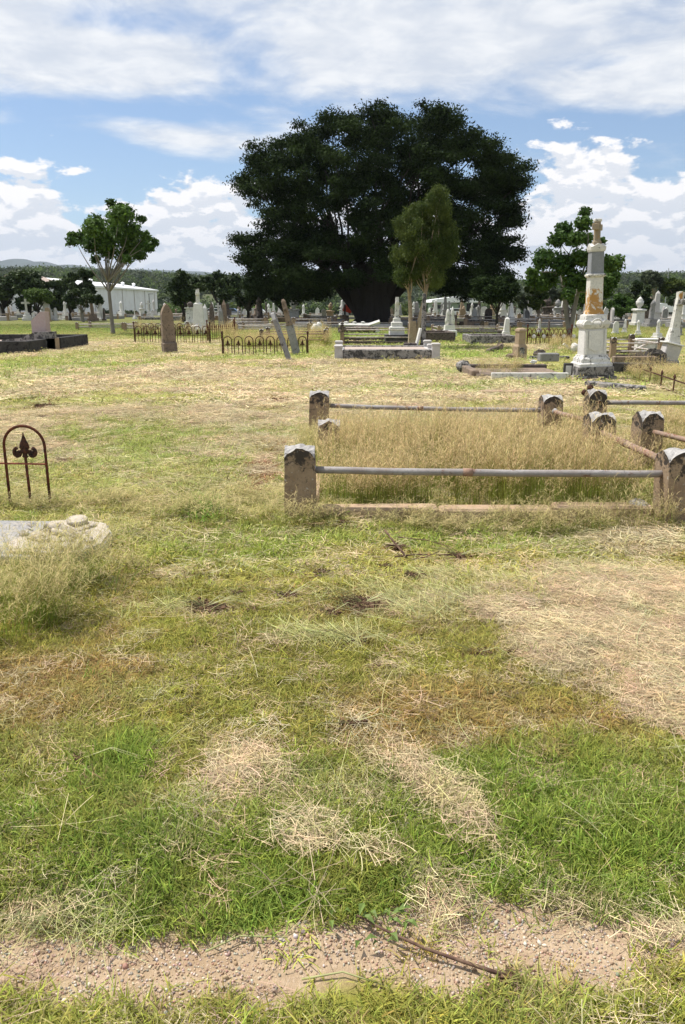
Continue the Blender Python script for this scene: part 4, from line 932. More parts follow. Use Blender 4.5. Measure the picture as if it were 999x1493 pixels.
# concrete slab grave with white corner posts
x0, y0 = at(500, 527); x1, _ = at(629, 527); z = zg(x0, y0); L = x1 - x0; dpt = 2.3
t_ = thing('slab_grave', 'concrete slab grave with mouldy front kerb and pale square corner posts', 'grave', (x0, y0, z))
MB().box((L / 2, .1, .15), (L - .0, .2, .27), bev=.02).build('kerb', 'mouldconc', t_); MB().box((L / 2, dpt, .15), (L, .18, .27), bev=.02).build('kerb', 'mouldconc', t_)
MB().box((-.05, dpt / 2, .13), (.18, dpt - .5, .25), bev=.02).build('kerb', 'paleconc', t_); MB().box((L + .05, dpt / 2, .13), (.18, dpt - .5, .25), bev=.02).build('kerb', 'paleconc', t_)
MB().box((L / 2, dpt / 2 + .04, .14), (L - .1, dpt - .3, .22)).build('slab', 'gravebed', t_); MB().box((L / 2, .1, -.01), (L + .35, .3, .07)).build('footing', 'sandstone', t_)
for i, (xx_, yy_, hh) in enumerate(((-.12, .04, .40), (L + .12, .04, .46), (-.12, dpt, .42), (L + .12, dpt, .44), (-.12, dpt * .5, .36), (L + .12, dpt * .5, .38))):
    mb = MB(); mb.stack([(-.05, .115), (hh - .06, .11), (hh - .055, .125), (hh - .01, .125), (hh + .01, .09)], (xx_, yy_)); mb.build('corner_post', 'paleconc', t_)
x, y, z = place(618, 519); t_ = thing('obelisk', 'very slender grey obelisk with black mould, rising at the right end of the slab grave', 'obelisk', (x, y + .3, z)); Ht = zat(428, y + .3) - z
MB().stack([(0, .13), (.30, .13), (.31, .09), (.36, .085)]).build('base', 'darkstone', t_); MB().stack([(.36, .075), (Ht - .12, .058), (Ht - .02, .052), (Ht, .03)]).build('shaft', 'mouldconc', t_)
t_ = thing('headstone', 'small white tablet leaning against the slender obelisk', 'headstone', (x - .22, y + .32, z + .25), ry=.22); MB().box((0, 0, .28), (.07, .4, .6), bev=.01).build('tablet', 'marble', t_)
t_ = thing('stone_ledge', 'low dark broken stone footing left of the slender obelisk', 'stone', (x - .42, y + .25, z + .25)); MB().box((0, 0, .06), (.4, .3, .12), bev=.02).build('block', 'darkstone', t_)
# white stepped pedestal with cross shaft on dark base
x, y, z = place(580, 503); t_ = thing('cross_monument', 'white stepped pedestal with slim cross shaft on black block, left of gum trunks', 'monument', (x, y + .8, z)); yy_ = y + .8
Z = lambda py_: zat(py_, yy_) - z
MB().stack([(-.05, .48), (Z(488), .47)], ratio=1).build('plinth', 'blackstone', t_)
MB().stack([(Z(488), .30), (Z(477), .30), (Z(476), .22), (Z(470), .22), (Z(469), .15), (Z(464), .14), (Z(463), .07)]).build('pedestal', 'marble', t_)
MB().stack([(Z(463), .085), (Z(434), .065), (Z(433), .06)]).build('shaft', 'marblestain', t_); MB().box((0, 0, Z(441)), (.12, .46, .12), bev=.01).build('cross_arm', 'marblestain', t_)
# fallen white obelisk on dark pile
x, y, z = place(525, 489); t_ = thing('fallen_obelisk', 'white obelisk lying on its side behind the long-railed grave', 'obelisk', (x, y + 2, z), rz=.03); mb = MB(); mb.tube([(-1.1, 0, .45), (.5, 0, .42), (1.1, .0, .62)], [.08, .11, .10], 4); mb.build('shaft', 'marble', t_)
for i in range(3): MB().lump((-.7 + i * .45, .05, .57), (.12, .07, .05), i, .2).build('broken_piece', 'marble', t_)
MB().lump((0, .1, .15), (1.2, .4, .3), 4, .2, 12, 6).build('rubble_base', 'darkstone', t_); MB().lump((.95, -.1, .12), (.16, .12, .12), 8, .2).build('loose_block', 'marblestain', t_)
x, y, z = place(458, 490); t_ = thing('toppled_urn', 'bright white toppled stone block behind the dry-grassed railed plot', 'stone', (x, y, z), ry=.5, rz=.3); MB().box((0, 0, .35), (.52, .4, .36), bev=.05).build('block', 'marble', t_); MB().lathe([(.5, .1), (.58, .15), (.68, .14), (.7, .05)], 8, (0, 0, 0)).build('urn', 'marble', t_, True)
# kerbs in the middle right
def kerbgrave(label, p0, p1, depth, h, mat, extra=None, bed='gravebed'):
    x0, y0 = at(*p0); x1, _ = at(p1[0], p0[1]); z = zg(x0, y0); t_ = thing('kerbed_grave', label, 'grave', (x0, y0, z)); kerb_set(t_, 0, x1 - x0, 0, depth, h, .16, mat)
    MB().box(((x1 - x0) / 2, depth / 2, h * .28), (x1 - x0 - .34, depth - .34, h * .5)).build('grave_bed', bed, t_); return t_
kerbgrave('dark stone kerbed grave right of the gum tree, under the small urn monument', (618, 501), (664, 501), 2.5, .42, 'darkstone')
kerbgrave('grey kerbed grave with a white leaning obelisk, right of centre', (686, 504), (752, 504), 2.2, .34, 'mouldconc')
x, y, z = place(744, 499); t_ = thing('obelisk', 'short white obelisk standing on the grey kerbed grave behind the cream pillar', 'obelisk', (x, y + 1, z + .2), ry=.05); MB().stack([(-.1, .16), (.16, .15), (.17, .12), (.7, .09), (.78, .02)]).build('shaft', 'marble', t_)
x, y, z = place(655, 492); t_ = thing('urn_monument', 'white pedestal monument with paired figures on top, beyond the gum tree', 'monument', (x, y, z)); Z = lambda py_: zat(py_, y) - z
MB().stack([(0, .34), (Z(482), .33), (Z(481), .25), (Z(474), .24)]).build('pedestal', 'marble', t_)
for sx_ in (-.1, .12): MB().lathe([(Z(474), .12), (Z(466), .13), (Z(460), .08), (Z(457), .1), (Z(452), .06), (Z(447 if sx_ > 0 else 450), .01)], 8, (sx_, 0, 0)).build('figure', 'marblestain', t_, True)
x, y, z = place(722, 515); t_ = thing('fallen_stone', 'dark broken stone shaft lying tilted on the mown grass', 'stone', (x, y, z), rz=.2, ry=-.33); MB().box((-.05, 0, .12), (.42, .22, .13), bev=.03).build('shaft', 'darkstone', t_); MB().lump((.2, 0, .12), (.13, .14, .12), 5, .3).build('broken_head', 'brown', t_)
# cream pillar
x, y, z = place(757, 525); t_ = thing('stone_pillar', 'cream square stone pillar with stepped lower half, alone on the lawn', 'pillar', (x, y, z), rz=.35); Z = lambda py_: zat(py_, y) - z
MB().stack([(-.05, .155), (Z(505), .15), (Z(503), .13), (Z(502), .118), (Z(484), .11), (Z(483), .13), (Z(480), .12), (Z(478), .06)]).build('shaft', 'sandstone', t_)
MB().box((-.02, -.15, Z(514)), (.16, .05, Z(505) - .05), bev=.01).build('front_tablet', 'mouldconc', t_)
MB().lump((-.22, .1, .05), (.18, .15, .10), 6, .2).build('mounded_footing', 'brown', t_)
# kerbed graves before the stained monument
x0, y0 = at(700, 560); x1, _ = at(832, 560); z = zg(x0, y0)
t_ = thing('kerbed_grave', 'low grave with white-painted inner kerb at the foot of the stained monument', 'grave', (x0, y0, z))
L = x1 - x0; MB().box((L * .58, .3, .06), (L * .86, .10, .16), bev=.01).build('white_kerb', 'marblestain', t_); MB().box((L * .5, .62, .05), (L, .3, .10)).build('grave_bed', 'gravebed', t_)
MB().box((L * .5, 2.1, .07), (L * 1.02, .16, .22), bev=.02).build('kerb', 'darkstone', t_); MB().box((-.02, 1.3, .07), (.16, 1.6, .2), bev=.02).build('kerb', 'brown', t_); MB().box((L * .5, 1.25, .05), (L * .94, 1.4, .12)).build('grave_bed', 'brown', t_)
MB().lump((-.05, 2.0, .14), (.17, .15, .14), 4, .2, 10, 6).build('corner_boss', 'mouldconc', t_)
x, y = at(806, 543); t_ = thing('stone_block', 'loose rectangular grey stone block on the dark kerb left of the stained monument', 'stone', (x, y + .5, z + .18), rz=.05); MB().box((0, 0, .08), (.48, .25, .2), bev=.02).build('block', 'greystone', t_)
x, y = at(784, 547); t_ = thing('marble_shard', 'small white marble shard on the dark kerb', 'stone', (x, y + .5, z + .15)); MB().lump((0, 0, .05), (.08, .05, .05), 5, .4).build('shard', 'marble', t_)
x, y, z = place(830, 553); t_ = thing('plaque_stand', 'small black stand with white plaque at the left foot of the stained monument', 'plaque', (x, y + .15, z), rz=-.1); MB().box((0, 0, .15), (.19, .14, .34), bev=.015).build('stand', 'blackstone', t_); MB().box((0, -.075, .17), (.12, .012, .2)).build('plaque', 'marble', t_)
# ------------------------------------------------------------------ the tall stained monument
x, y = at(858, 556); y += .45; x = xat(861, y, 0.); z = zg(x, y)
t_ = thing('tall_monument', 'tall white marble monument with ochre lichen stain, grey upper shaft and turned cross', 'monument', (x, y, z), ry=-.036); t_.scale = (.88, .88, 1); Z = lambda py_: zat(py_, y) - z
MB().stack([(-.1, .50), (.07, .49), (.08, .44), (Z(533), .43)]).build('plinth', 'mouldconc', t_)
MB().stack([(Z(533), .40), (Z(529), .40), (Z(527), .36), (Z(522), .35), (Z(519), .31), (Z(517), .30)]).build('moulded_base', 'marblestain', t_)
MB().stack([(Z(517), .275), (Z(478), .265)]).build('die', 'marble', t_)
dz0, dz1 = Z(512), Z(481); MB().prism([(-.17, dz0 + .08), (0, dz0), (.17, dz0 + .08), (.17, dz1), (-.17, dz1)], -.292, -.268).build('shield_panel', 'marble', t_)
for sg in (-1, 1):   # recessed frame strips
    MB().box((sg * .225, -.282, (Z(517) + Z(478)) / 2), (.05, .02, Z(480) - Z(515))).build('pilaster', 'marble', t_)
MB().stack([(Z(478), .29), (Z(475), .31), (Z(472), .32), (Z(470), .31), (Z(466), .26), (Z(462), .255), (Z(459), .25), (Z(458), .20)]).build('cornice', 'marblestain', t_)
for sg in (-1, 1):
    MB().prism([(sg * .22 + .1 * math.cos(a_), Z(473) + .1 * math.sin(a_)) for a_ in np.linspace(0, PI, 8)], -.34, -.25).build('corner_ear', 'marblestain', t_)
    MB().prism([(sg * .22 + .1 * math.cos(a_), Z(473) + .1 * math.sin(a_)) for a_ in np.linspace(0, PI, 8)], .25, .34).build('corner_ear', 'marblestain', t_)
mb = MB(); n_ = 10; mb.tube([(.13 * math.cos(PI * i / n_), -.325, Z(474) + .13 * math.sin(PI * i / n_)) for i in range(n_ + 1)], .018, 6); mb.build('arch_moulding', 'marblestain', t_)
MB().stack([(Z(458), .20), (Z(454), .185), (Z(452), .165), (Z(404), .155)]).build('lower_shaft', 'ochre', t_)
MB().stack([(Z(404), .175), (Z(402), .20), (Z(400), .20), (Z(399), .16)]).build('string_course', 'marblestain', t_)
MB().stack([(Z(399), .155), (Z(367), .145)]).build('upper_shaft', 'bluestone', t_)
MB().stack([(Z(367), .16), (Z(364), .175), (Z(360), .18), (Z(359), .15)]).build('cap_moulding', 'marblestain', t_)
for k in range(2):
    o = MB().prism([(-.18, Z(361)), (.18, Z(361)), (0, Z(355))], -.182, .182).build('gable', 'marblestain', t_)
    if k: o.rotation_euler.z = PI / 2; o.scale = (.98, .98, 1)
MB().stack([(Z(358), .085), (Z(353), .09), (Z(350), .065), (Z(322), .060)]).build('cross_shaft', 'lichenbrown', t_); 
o = MB().box((0, 0, Z(331)), (.50, .12, .12), bev=.01).build('cross_arm', 'lichenbrown', t_); o.rotation_euler.z = R(58)
o = MB().box((0, 0, Z(321)), (.17, .15, .06), bev=.015).build('cross_cap', 'marblestain', t_)
# kerbs and bits to the right of it
def strip(label, a, b, h, th, mat, name='stone_kerb', z_=0):
    x0, y0 = at(*a); x1, y1 = at(*b); L = math.hypot(x1 - x0, y1 - y0); t_ = thing(name, label, 'kerb', (x0, y0, min(zg(x0, y0), zg(x1, y1))), rz=math.atan2(y1 - y0, x1 - x0)); n = max(1, int(L / .9))
    for i in range(n): MB().box((L * (i + .5) / n, rnd.uniform(-.01, .01), h / 2 - .04), (L / n - .012, th, h + .08 + rnd.uniform(-.01, .01)), bev=.02, ry=rnd.uniform(-.01, .01)).build('kerb_stone', mat, t_)
    return t_
strip('low grey kerb slanting to a pale broken end in front of the stained monument', (856, 568), (938, 578), .12, .2, 'mouldconc')
strip('low sandstone kerb left of the slanting kerb, before the stained monument', (700, 574), (850, 576), .07, .16, 'kerbred')
strip('long dark kerb running right from the stained monument', (892, 545), (950, 548), .26, .2, 'blackstone')
strip('brown kerb behind the long dark kerb right of the stained monument', (892, 536), (955, 536), .26, .2, 'brown')
strip('thin pale kerb on the grass left of the stained monument, behind it', (772, 526), (830, 526), .10, .15, 'mouldconc')
x, y, z = place(786, 523); t_ = thing('stone_boss', 'small dark carved boss at the left end of the thin pale kerb', 'stone', (x, y, z)); MB().lump((0, 0, .1), (.18, .14, .14), 9, .3, 9, 6).build('boss', 'darkstone', t_)
strip('sandstone kerb in the grass behind the pale-railed grave', (905, 522), (950, 522), .08, .15, 'kerbred')
# broken column monument at right edge
x, y, z = place(972, 535); y += .25; x = xat(973, y); t_ = thing('tilted_monument', 'tilted white pedestal with mouldy cross shaft on a grey block at the right edge', 'monument', (x, y, z)); Z = lambda py_: zat(py_, y) - z
MB().box((.02, 0, Z(526) / 2), (.42, .4, Z(526) + .05), bev=.03).build('block', 'greystone', t_)
o = MB().box((0, 0, .22), (.40, .34, .46), bev=.015).build('pedestal', 'paleconc', t_); o.location = (-.02, 0, Z(526) - .02); o.rotation_euler = (0, .22, 0)
o = MB().box((0, 0, 0), (.5, .42, .04), bev=.01).build('pedestal_cap', 'marble', t_); o.location = (.06, 0, Z(526) + .44); o.rotation_euler = (0, .22, 0)
o = MB().stack([(0, .16), (.36, .11), (.40, .10), (1.15, .075), (1.30, .085)]).build('cross_shaft', 'marblestain', t_); o.location = (.06, 0, Z(526) + .44); o.rotation_euler = (0, .07, 0)
o = MB().box((.02, 0, 1.05), (.12, .5, .14), bev=.01).build('cross_arm', 'mouldconc', t_); o.location = (.06, 0, Z(526) + .44); o.rotation_euler = (0, .07, .0)
o = MB().box((.04, -.06, 1.2), (.09, .09, .22), bev=.01).build('lichened_head', 'ochre', t_); o.location = (.08, 0, Z(526) + .44)
mb = MB(); mb.lump((-.42, -.05, .12), (.34, .25, .30), 12, .25, 12, 7); t2 = thing('tree_stump', 'dark rotten stump heaped against the grey block at the right edge', 'stump', (x, y - .1, z)); mb.build('wood', 'barkdark', t2)
for i in range(4): MB().tube([(-.45 + i * .08, -.2, .28), (-.62 + i * .1, -.42, .0)], [.05, .03], 5).build('root', 'barkdark', t2)
x, y, z = place(940, 515); t_ = thing('table_tomb', 'small white table tomb with a low arched front, right of the stained monument', 'tomb', (x, y, z)); MB().box((0, 0, .2), (.72, .5, .4), bev=.01).build('body', 'marble', t_); MB().box((0, 0, .42), (.82, .58, .05), bev=.01).build('lid', 'marble', t_)
for sg in (-1, 1): MB().lathe([(.0, .06), (.3, .05), (.36, .07)], 8, (sg * .3, -.28, 0)).build('baluster', 'marblestain', t_, True)
t_ = thing('leaning_plank', 'pale weathered plank leaning on the small white table tomb', 'plank', (xat(915, y), y, z), rz=.2, ry=-.42); MB().box((.1, -.5, .12), (.95, .09, .05), bev=.01).build('plank', 'whitepipe', t_)
railing('broken dark iron railing with few spears in long grass at the right edge', (925, 556), (1012, 592), .40, 5, 'spike', 'iron', posts=False)
x, y, z = place(846, 515); t_ = thing('broken_vase', 'broken white vase and black pieces tipped over left of the stained monument', 'vase', (x - .3, y, z), ry=.6); MB().lathe([(0, .05), (.1, .12), (.25, .14), (.3, .1)], 9).build('vase', 'marble', t_, True); MB().box((.1, .1, .2), (.12, .1, .3), bev=.02).build('black_piece', 'blackstone', t_); MB().box((-.15, -.1, .05), (.5, .08, .07)).build('white_strip', 'marble', t_)
# stones near the white cross on the left
x, y, z = place(291, 490); t_ = thing('cross_monument', 'white draped slab on rough rock base with a small stained cross above', 'monument', (x, y, z)); Z = lambda py_: zat(py_, y) - z
MB().lump((0, 0, Z(480)), (.38, .3, .38), 7, .22, 12, 8).build('rock_base', 'marblestain', t_); MB().stack([(Z(475), .27), (Z(450), .22), (Z(443), .20), (Z(441), .1)], ratio=.7).build('draped_slab', 'marble', t_)
MB().stack([(Z(442), .09), (Z(421), .075)]).build('cross_shaft', 'marblestain', t_); MB().box((0, 0, Z(428)), (.16, .4, .14), bev=.01).build('cross_arm', 'ochre', t_)
for (px, py, tp, w_, mt_, sh, lb) in ((310, 484, 440, .15, 'darkstone', 'ob', 'dark narrow pointed stone between the white cross and the twin-tone obelisk'), (328, 482, 437, .17, 'brown', 'ob', 'brown obelisk with a yellowed side, behind the rusty spiked railing'), (323, 484, 446, .15, 'greystone', 'ob', 'grey obelisk standing against the left of the brown one'), (279, 478, 440, .3, 'marblestain', 'urn', 'broad white pedestal with dark urn left behind the white cross'), (300, 476, 443, .2, 'marble', 'ob', 'thin white obelisk right behind the white cross')):
    x, y, z = place(px, py); t_ = thing('headstone', lb, 'headstone', (x, y, z)); Z = lambda q_: zat(q_, y) - z
    if sh == 'ob': MB().stack([(0, w_ * 1.3), (.25, w_ * 1.25), (.26, w_), (Z(tp) - .3, w_ * .7), (Z(tp), .01)]).build('shaft', mt_, t_)
    else: MB().stack([(0, w_ * 1.3), (.4, w_ * 1.2), (.41, w_ * .9), (Z(tp) - .45, w_ * .85), (Z(tp) - .43, w_ * 1.1), (Z(tp) - .36, w_ * 1.1)]).build('pedestal', mt_, t_); MB().lathe([(Z(tp) - .36, .08), (Z(tp) - .25, .2), (Z(tp) - .1, .2), (Z(tp), .06)], 8).build('urn', 'darkstone', t_, True)

# ------------------------------------------------------------------ the crowd of far graves: one thing each
PR = {}
def proto_stone(kind, mat):
    """unit height stone, built once per kind and stone"""
    t_ = thing({'round': 'headstone', 'gothic': 'headstone', 'obelisk': 'obelisk', 'cross': 'cross_monument', 'urn': 'urn_monument', 'column': 'draped_column', 'desk': 'desk_tomb', 'tablet': 'headstone'}[kind], 'x', 'headstone', (0, 0, 0))
    if kind in ('round', 'gothic', 'tablet'):
        MB().box((0, 0, .06), (.50, .26, .16), bev=.02).build('base', mat, t_); hw = .2
        if kind == 'round': top = [(hw * math.cos(a_), .80 + hw * math.sin(a_)) for a_ in np.linspace(0, PI, 9)]
        elif kind == 'gothic': top = [(hw, .66), (hw * .9, .78), (hw * .6, .9), (0, 1.), (-hw * .6, .9), (-hw * .9, .78), (-hw, .66)]
        else: top = [(hw, .8), (hw * .8, .82), (hw * .75, .88), (hw * .4, .97), (0, 1.), (-hw * .4, .97), (-hw * .75, .88), (-hw * .8, .82), (-hw, .8)]
        MB().prism([(-hw, .13), (hw, .13)] + top, -.05, .05).build('tablet', mat, t_)
    elif kind == 'obelisk':
        MB().stack([(0, .20), (.10, .20), (.105, .165), (.18, .16), (.185, .125), (.38, .12), (.385, .14), (.41, .14)]).build('pedestal', mat, t_); MB().stack([(.41, .095), (.92, .06), (1., .004)]).build('shaft', mat, t_)
    elif kind == 'cross':
        MB().stack([(0, .21), (.12, .21), (.125, .16), (.24, .155), (.245, .11), (.36, .10)]).build('pedestal', mat, t_); mb = MB(); mb.box((0, 0, .68), (.085, .07, .64)); mb.build('cross_shaft', mat, t_); MB().box((0, 0, .82), (.34, .067, .085)).build('cross_arm', mat, t_)
    elif kind == 'urn':
        MB().stack([(0, .21), (.1, .21), (.105, .16), (.5, .145), (.51, .185), (.56, .19), (.58, .14)]).build('pedestal', mat, t_); MB().lathe([(.58, .05), (.64, .06), (.72, .12), (.84, .13), (.87, .09), (.90, .10), (.95, .05), (1., .01)], 10).build('urn', mat, t_, True)
    elif kind == 'column':
        MB().stack([(0, .22), (.13, .21), (.135, .16), (.3, .15)]).build('pedestal', mat, t_); MB().lathe([(.3, .11), (.34, .09), (.6, .10), (.75, .075), (.82, .1), (.9, .075), (1., .01)], 9, (0, 0, 0), 1., .8).build('draped_shaft', mat, t_, True)
    elif kind == 'desk':
        MB().box((0, 0, .1), (1.0, 1.5, .24), bev=.03).build('kerb_block', mat, t_); MB().prism([(-.4, .2), (.4, .2), (.4, .45), (-.4, .95)], -.3, .3).build('sloped_desk', mat, t_).rotation_euler.z = PI / 2
    return t_
MATS = [('marble', 'white'), ('marble', 'white'), ('paleconc', 'pale'), ('marblestain', 'mottled white'), ('greystone', 'grey'), ('sandstone', 'brown'), ('darkstone', 'dark'), ('brown', 'rusty brown')]
KP = {'round': 'round-topped headstones', 'gothic': 'pointed headstones', 'tablet': 'shouldered headstones', 'obelisk': 'obelisks', 'cross': 'pedestal crosses', 'urn': 'urn pedestals', 'column': 'draped columns', 'desk': 'desk tombs'}
KD = {'round': 'round-topped headstone', 'gothic': 'pointed headstone', 'tablet': 'shouldered headstone', 'obelisk': 'obelisk', 'cross': 'pedestal cross', 'urn': 'urn pedestal', 'column': 'draped column', 'desk': 'desk tomb'}
CT = {'round': 'headstone', 'gothic': 'headstone', 'tablet': 'headstone', 'obelisk': 'obelisk', 'cross': 'cross', 'urn': 'monument', 'column': 'monument', 'desk': 'tomb'}
ZN = [(0, 85, 'before the far left trees'), (85, 175, 'before the warehouse left half'), (175, 250, 'before the warehouse right half'), (250, 340, 'below the round green tree'), (340, 470, 'under the great left boughs'), (470, 640, 'behind the great tree trunk'), (640, 710, 'before the sage green shed'), (710, 790, 'beyond the small shaded tree'), (790, 900, 'behind the stained monument'), (900, 1100, 'before the white-roofed shed')]
ORD = ['first', 'second', 'third', 'fourth', 'fifth', 'sixth', 'seventh', 'eighth', 'ninth', 'tenth']
def number_off(D):
    for (one, many, where), L in D.items():
        L.sort(key=lambda q_: q_[0])
        for k_, (px_, o_) in enumerate(L):
            if len(L) == 1: o_['label'] = f'{one}, {where}'
            elif len(L) == 2: o_['label'] = ('left' if k_ == 0 else 'right') + f' one of two {many}, {where}'
            else: o_['label'] = ('leftmost' if k_ == 0 else 'rightmost' if k_ == len(L) - 1 else ORD[k_] + ' from left') + f' of the {many}, {where}'
            o_['group'] = f'{many}, {where}'
def region(px): 
    for a_, b_, s_ in ZN:
        if px < b_: return s_
    return ZN[-1][2]
used = set(); LB = {}
def far_stone(px, py, hpx, kind, mi, seed):
    mat, cname = MATS[mi]; x, y = at(px, py); z = zg(x, y); rr = random.Random(seed); h = hpx * mpp(y)
    row = 'farthest rows' if py < 457 else ('middle rows' if py < 468 else 'nearer rows')
    lk = (f'{cname} {KD[kind]}', f'{cname} {KP[kind]}', f'{row}, {region(px)}')
    key = (kind, mat)
    rot = rr.choice([0, 0, .3, PI / 2, -.4]) + rr.uniform(-.15, .15); w_ = h * rr.uniform(.85, 1.25)
    if key not in PR: t_ = proto_stone(*key); PR[key] = t_; t_.location = (x, y, z); t_.rotation_euler = (0, rr.uniform(-.05, .05), rot); t_.scale = (w_, w_, h)
    else: t_ = copy_tree(PR[key], (x, y, z), rot, None, rr.uniform(-.04, .04), rr.uniform(-.06, .06), (w_, w_, h))
    t_['category'] = CT[kind]; LB.setdefault(lk, []).append((px, t_))
rr = random.Random(12); kinds = ['round', 'round', 'gothic', 'tablet', 'obelisk', 'obelisk', 'cross', 'urn', 'column', 'column', 'desk']; spots = []; tries = 0
while len(spots) < 250 and tries < 5000:
    tries += 1; px = rr.uniform(-40, 1040); py = 451 + 27 * rr.random() ** 1.25
    if px < 340 and py > 470: continue
    if 340 <= px < 700 and py > 474: continue
    if 500 < px < 590 and py > 468: continue
    if any(abs(px - a_) < 4.6 and abs(py - b_) < 1.6 for a_, b_ in spots): continue
    spots.append((px, py))
for i, (px, py) in enumerate(sorted(spots, key=lambda q_: q_[1])):
    k = rr.choice(kinds); dist = at(px, py)[1]; hm = {'desk': rr.uniform(.4, .6), 'round': rr.uniform(.9, 1.3), 'gothic': rr.uniform(1., 1.4), 'tablet': rr.uniform(1., 1.4), 'obelisk': rr.uniform(1.5, 2.5), 'cross': rr.uniform(1.3, 2.2), 'urn': rr.uniform(1.5, 2.2), 'column': rr.uniform(1.4, 2.2)}[k]
    far_stone(px, py, hm / mpp(dist), k, rr.randrange(len(MATS)), i)
for px, py, hp, k, mi in ((46, 464, 22, 'urn', 0), (14, 462, 14, 'obelisk', 5), (28, 463, 12, 'gothic', 0), (66, 465, 15, 'round', 2), (147, 468, 26, 'obelisk', 0), (197, 466, 15, 'cross', 0), (72, 464, 16, 'tablet', 4), (418, 468, 15, 'gothic', 5), (443, 463, 18, 'column', 0), (498, 461, 16, 'urn', 3), (705, 470, 13, 'obelisk', 0), (712, 468, 13, 'gothic', 0), (728, 471, 14, 'obelisk', 2), (765, 475, 24, 'obelisk', 0), (675, 468, 21, 'urn', 5), (702, 482, 14, 'gothic', 6), (800, 484, 16, 'gothic', 6), (930, 490, 22, 'column', 0), (958, 495, 28, 'column', 0), (897, 488, 18, 'tablet', 0), (910, 487, 20, 'obelisk', 3), (990, 490, 24, 'urn', 4), (836, 480, 22, 'gothic', 3), (744, 470, 14, 'gothic', 3), (786, 486, 20, 'column', 2)):
    far_stone(px, py, hp, k, mi, px)
number_off(LB); LB2 = {}
# low kerbed plots among them
pk = None; rr = random.Random(5)
for i in range(130):
    px = rr.uniform(-30, 1030); py = rr.uniform(456, 480)
    if px < 340 and py > 468: py = rr.uniform(456, 467)
    x, y = at(px, py); z = zg(x, y); mt_ = ['mouldconc', 'greystone', 'paleconc', 'brown'][i % 4]; key = ('kg', mt_)
    if key not in PR:
        t_ = thing('kerbed_grave', 'x', 'grave', (0, 0, 0)); kerb_set(t_, -1., 1., -1.2, 1.2, .26, .16, mt_)
        post_part(t_, 'post', -1., -1.2, 0, .2, .2, .5, .05, n=5); post_part(t_, 'post', 1., -1.2, 0, .2, .2, .5, .05, n=5); rail(t_, (-1., -1.2, .4), (1., -1.2, .4), .025, 'whitepipe', n=1, seg=5); PR[key] = t_
    else: t_ = copy_tree(PR[key], (0, 0, 0))
    t_.location = (x, y, z); t_.rotation_euler = (0, 0, rr.uniform(-.12, .12)); t_.scale = (rr.uniform(.8, 1.5), rr.uniform(.8, 1.2), rr.uniform(.8, 1.5))
    cn = {'mouldconc': 'blackened', 'greystone': 'grey', 'paleconc': 'pale', 'brown': 'rusty brown'}[mt_]; row = 'farther rows' if py < 466 else 'nearer rows'
    LB2.setdefault((f'{cn} kerbed plot', f'{cn} kerbed plots', f'{row}, {region(px)}'), []).append((px, t_))

number_off(LB2)

# ------------------------------------------------------------------ trees
def crown_mesh(name, C, n, size, mat, seed, flat=.62, droop=0., leafratio=.5):
    g = np.random.default_rng(seed); C = np.array(C, float); wts = C[:, 3] ** 2; ci = g.choice(len(C), n, p=wts / wts.sum())
    d = g.normal(size=(n, 3)); d /= np.linalg.norm(d, axis=1, keepdims=True); rad = C[ci, 3] * np.minimum(np.abs(g.normal(.66, .3, n)), 1.25)
    c = C[ci, :3] + d * rad[:, None] * np.array([1, 1, flat])
    nr = d * .5 + g.normal(size=(n, 3)) * .7 + np.array([0, 0, .45]); nr /= np.linalg.norm(nr, axis=1, keepdims=True)
    u = np.cross(nr, g.normal(size=(n, 3))); u /= np.linalg.norm(u, axis=1, keepdims=True); u[:, 2] -= droop; u /= np.linalg.norm(u, axis=1, keepdims=True); v = np.cross(nr, u); v /= np.linalg.norm(v, axis=1, keepdims=True) + 1e-9
    L = size * g.uniform(.6, 1.35, n)[:, None]; W = L * leafratio
    V = np.stack([c - u * L * .5, c + v * W * .5 + u * L * .1, c + u * L * .5 - nr * L * .12, c - v * W * .5 + u * L * .1], 1).reshape(-1, 3)
    cl = g.random(len(C)); lv = np.repeat(np.clip(.5 * g.random(n) + .5 * cl[ci], 0, 1), 4)
    return mesh_np(name, V, np.arange(4 * n).reshape(n, 4), mat, lv=lv)
def limb(mb, a, b, r0, r1, rr, n=6, bend=.12, seg=6):
    a, b = Vector(a), Vector(b); L = (b - a).length; pts = []; o = Vector((rr.uniform(-1, 1), rr.uniform(-1, 1), rr.uniform(-.2, .6))) * L * bend
    for i in range(n + 1): t_ = i / n; pts.append(a.lerp(b, t_) + o * math.sin(PI * t_) + Vector((rr.uniform(-1, 1), rr.uniform(-1, 1), 0)) * L * .015 * (0 < i < n))
    mb.tube(pts, [r0 + (r1 - r0) * (i / n) ** .8 for i in range(n + 1)], seg)
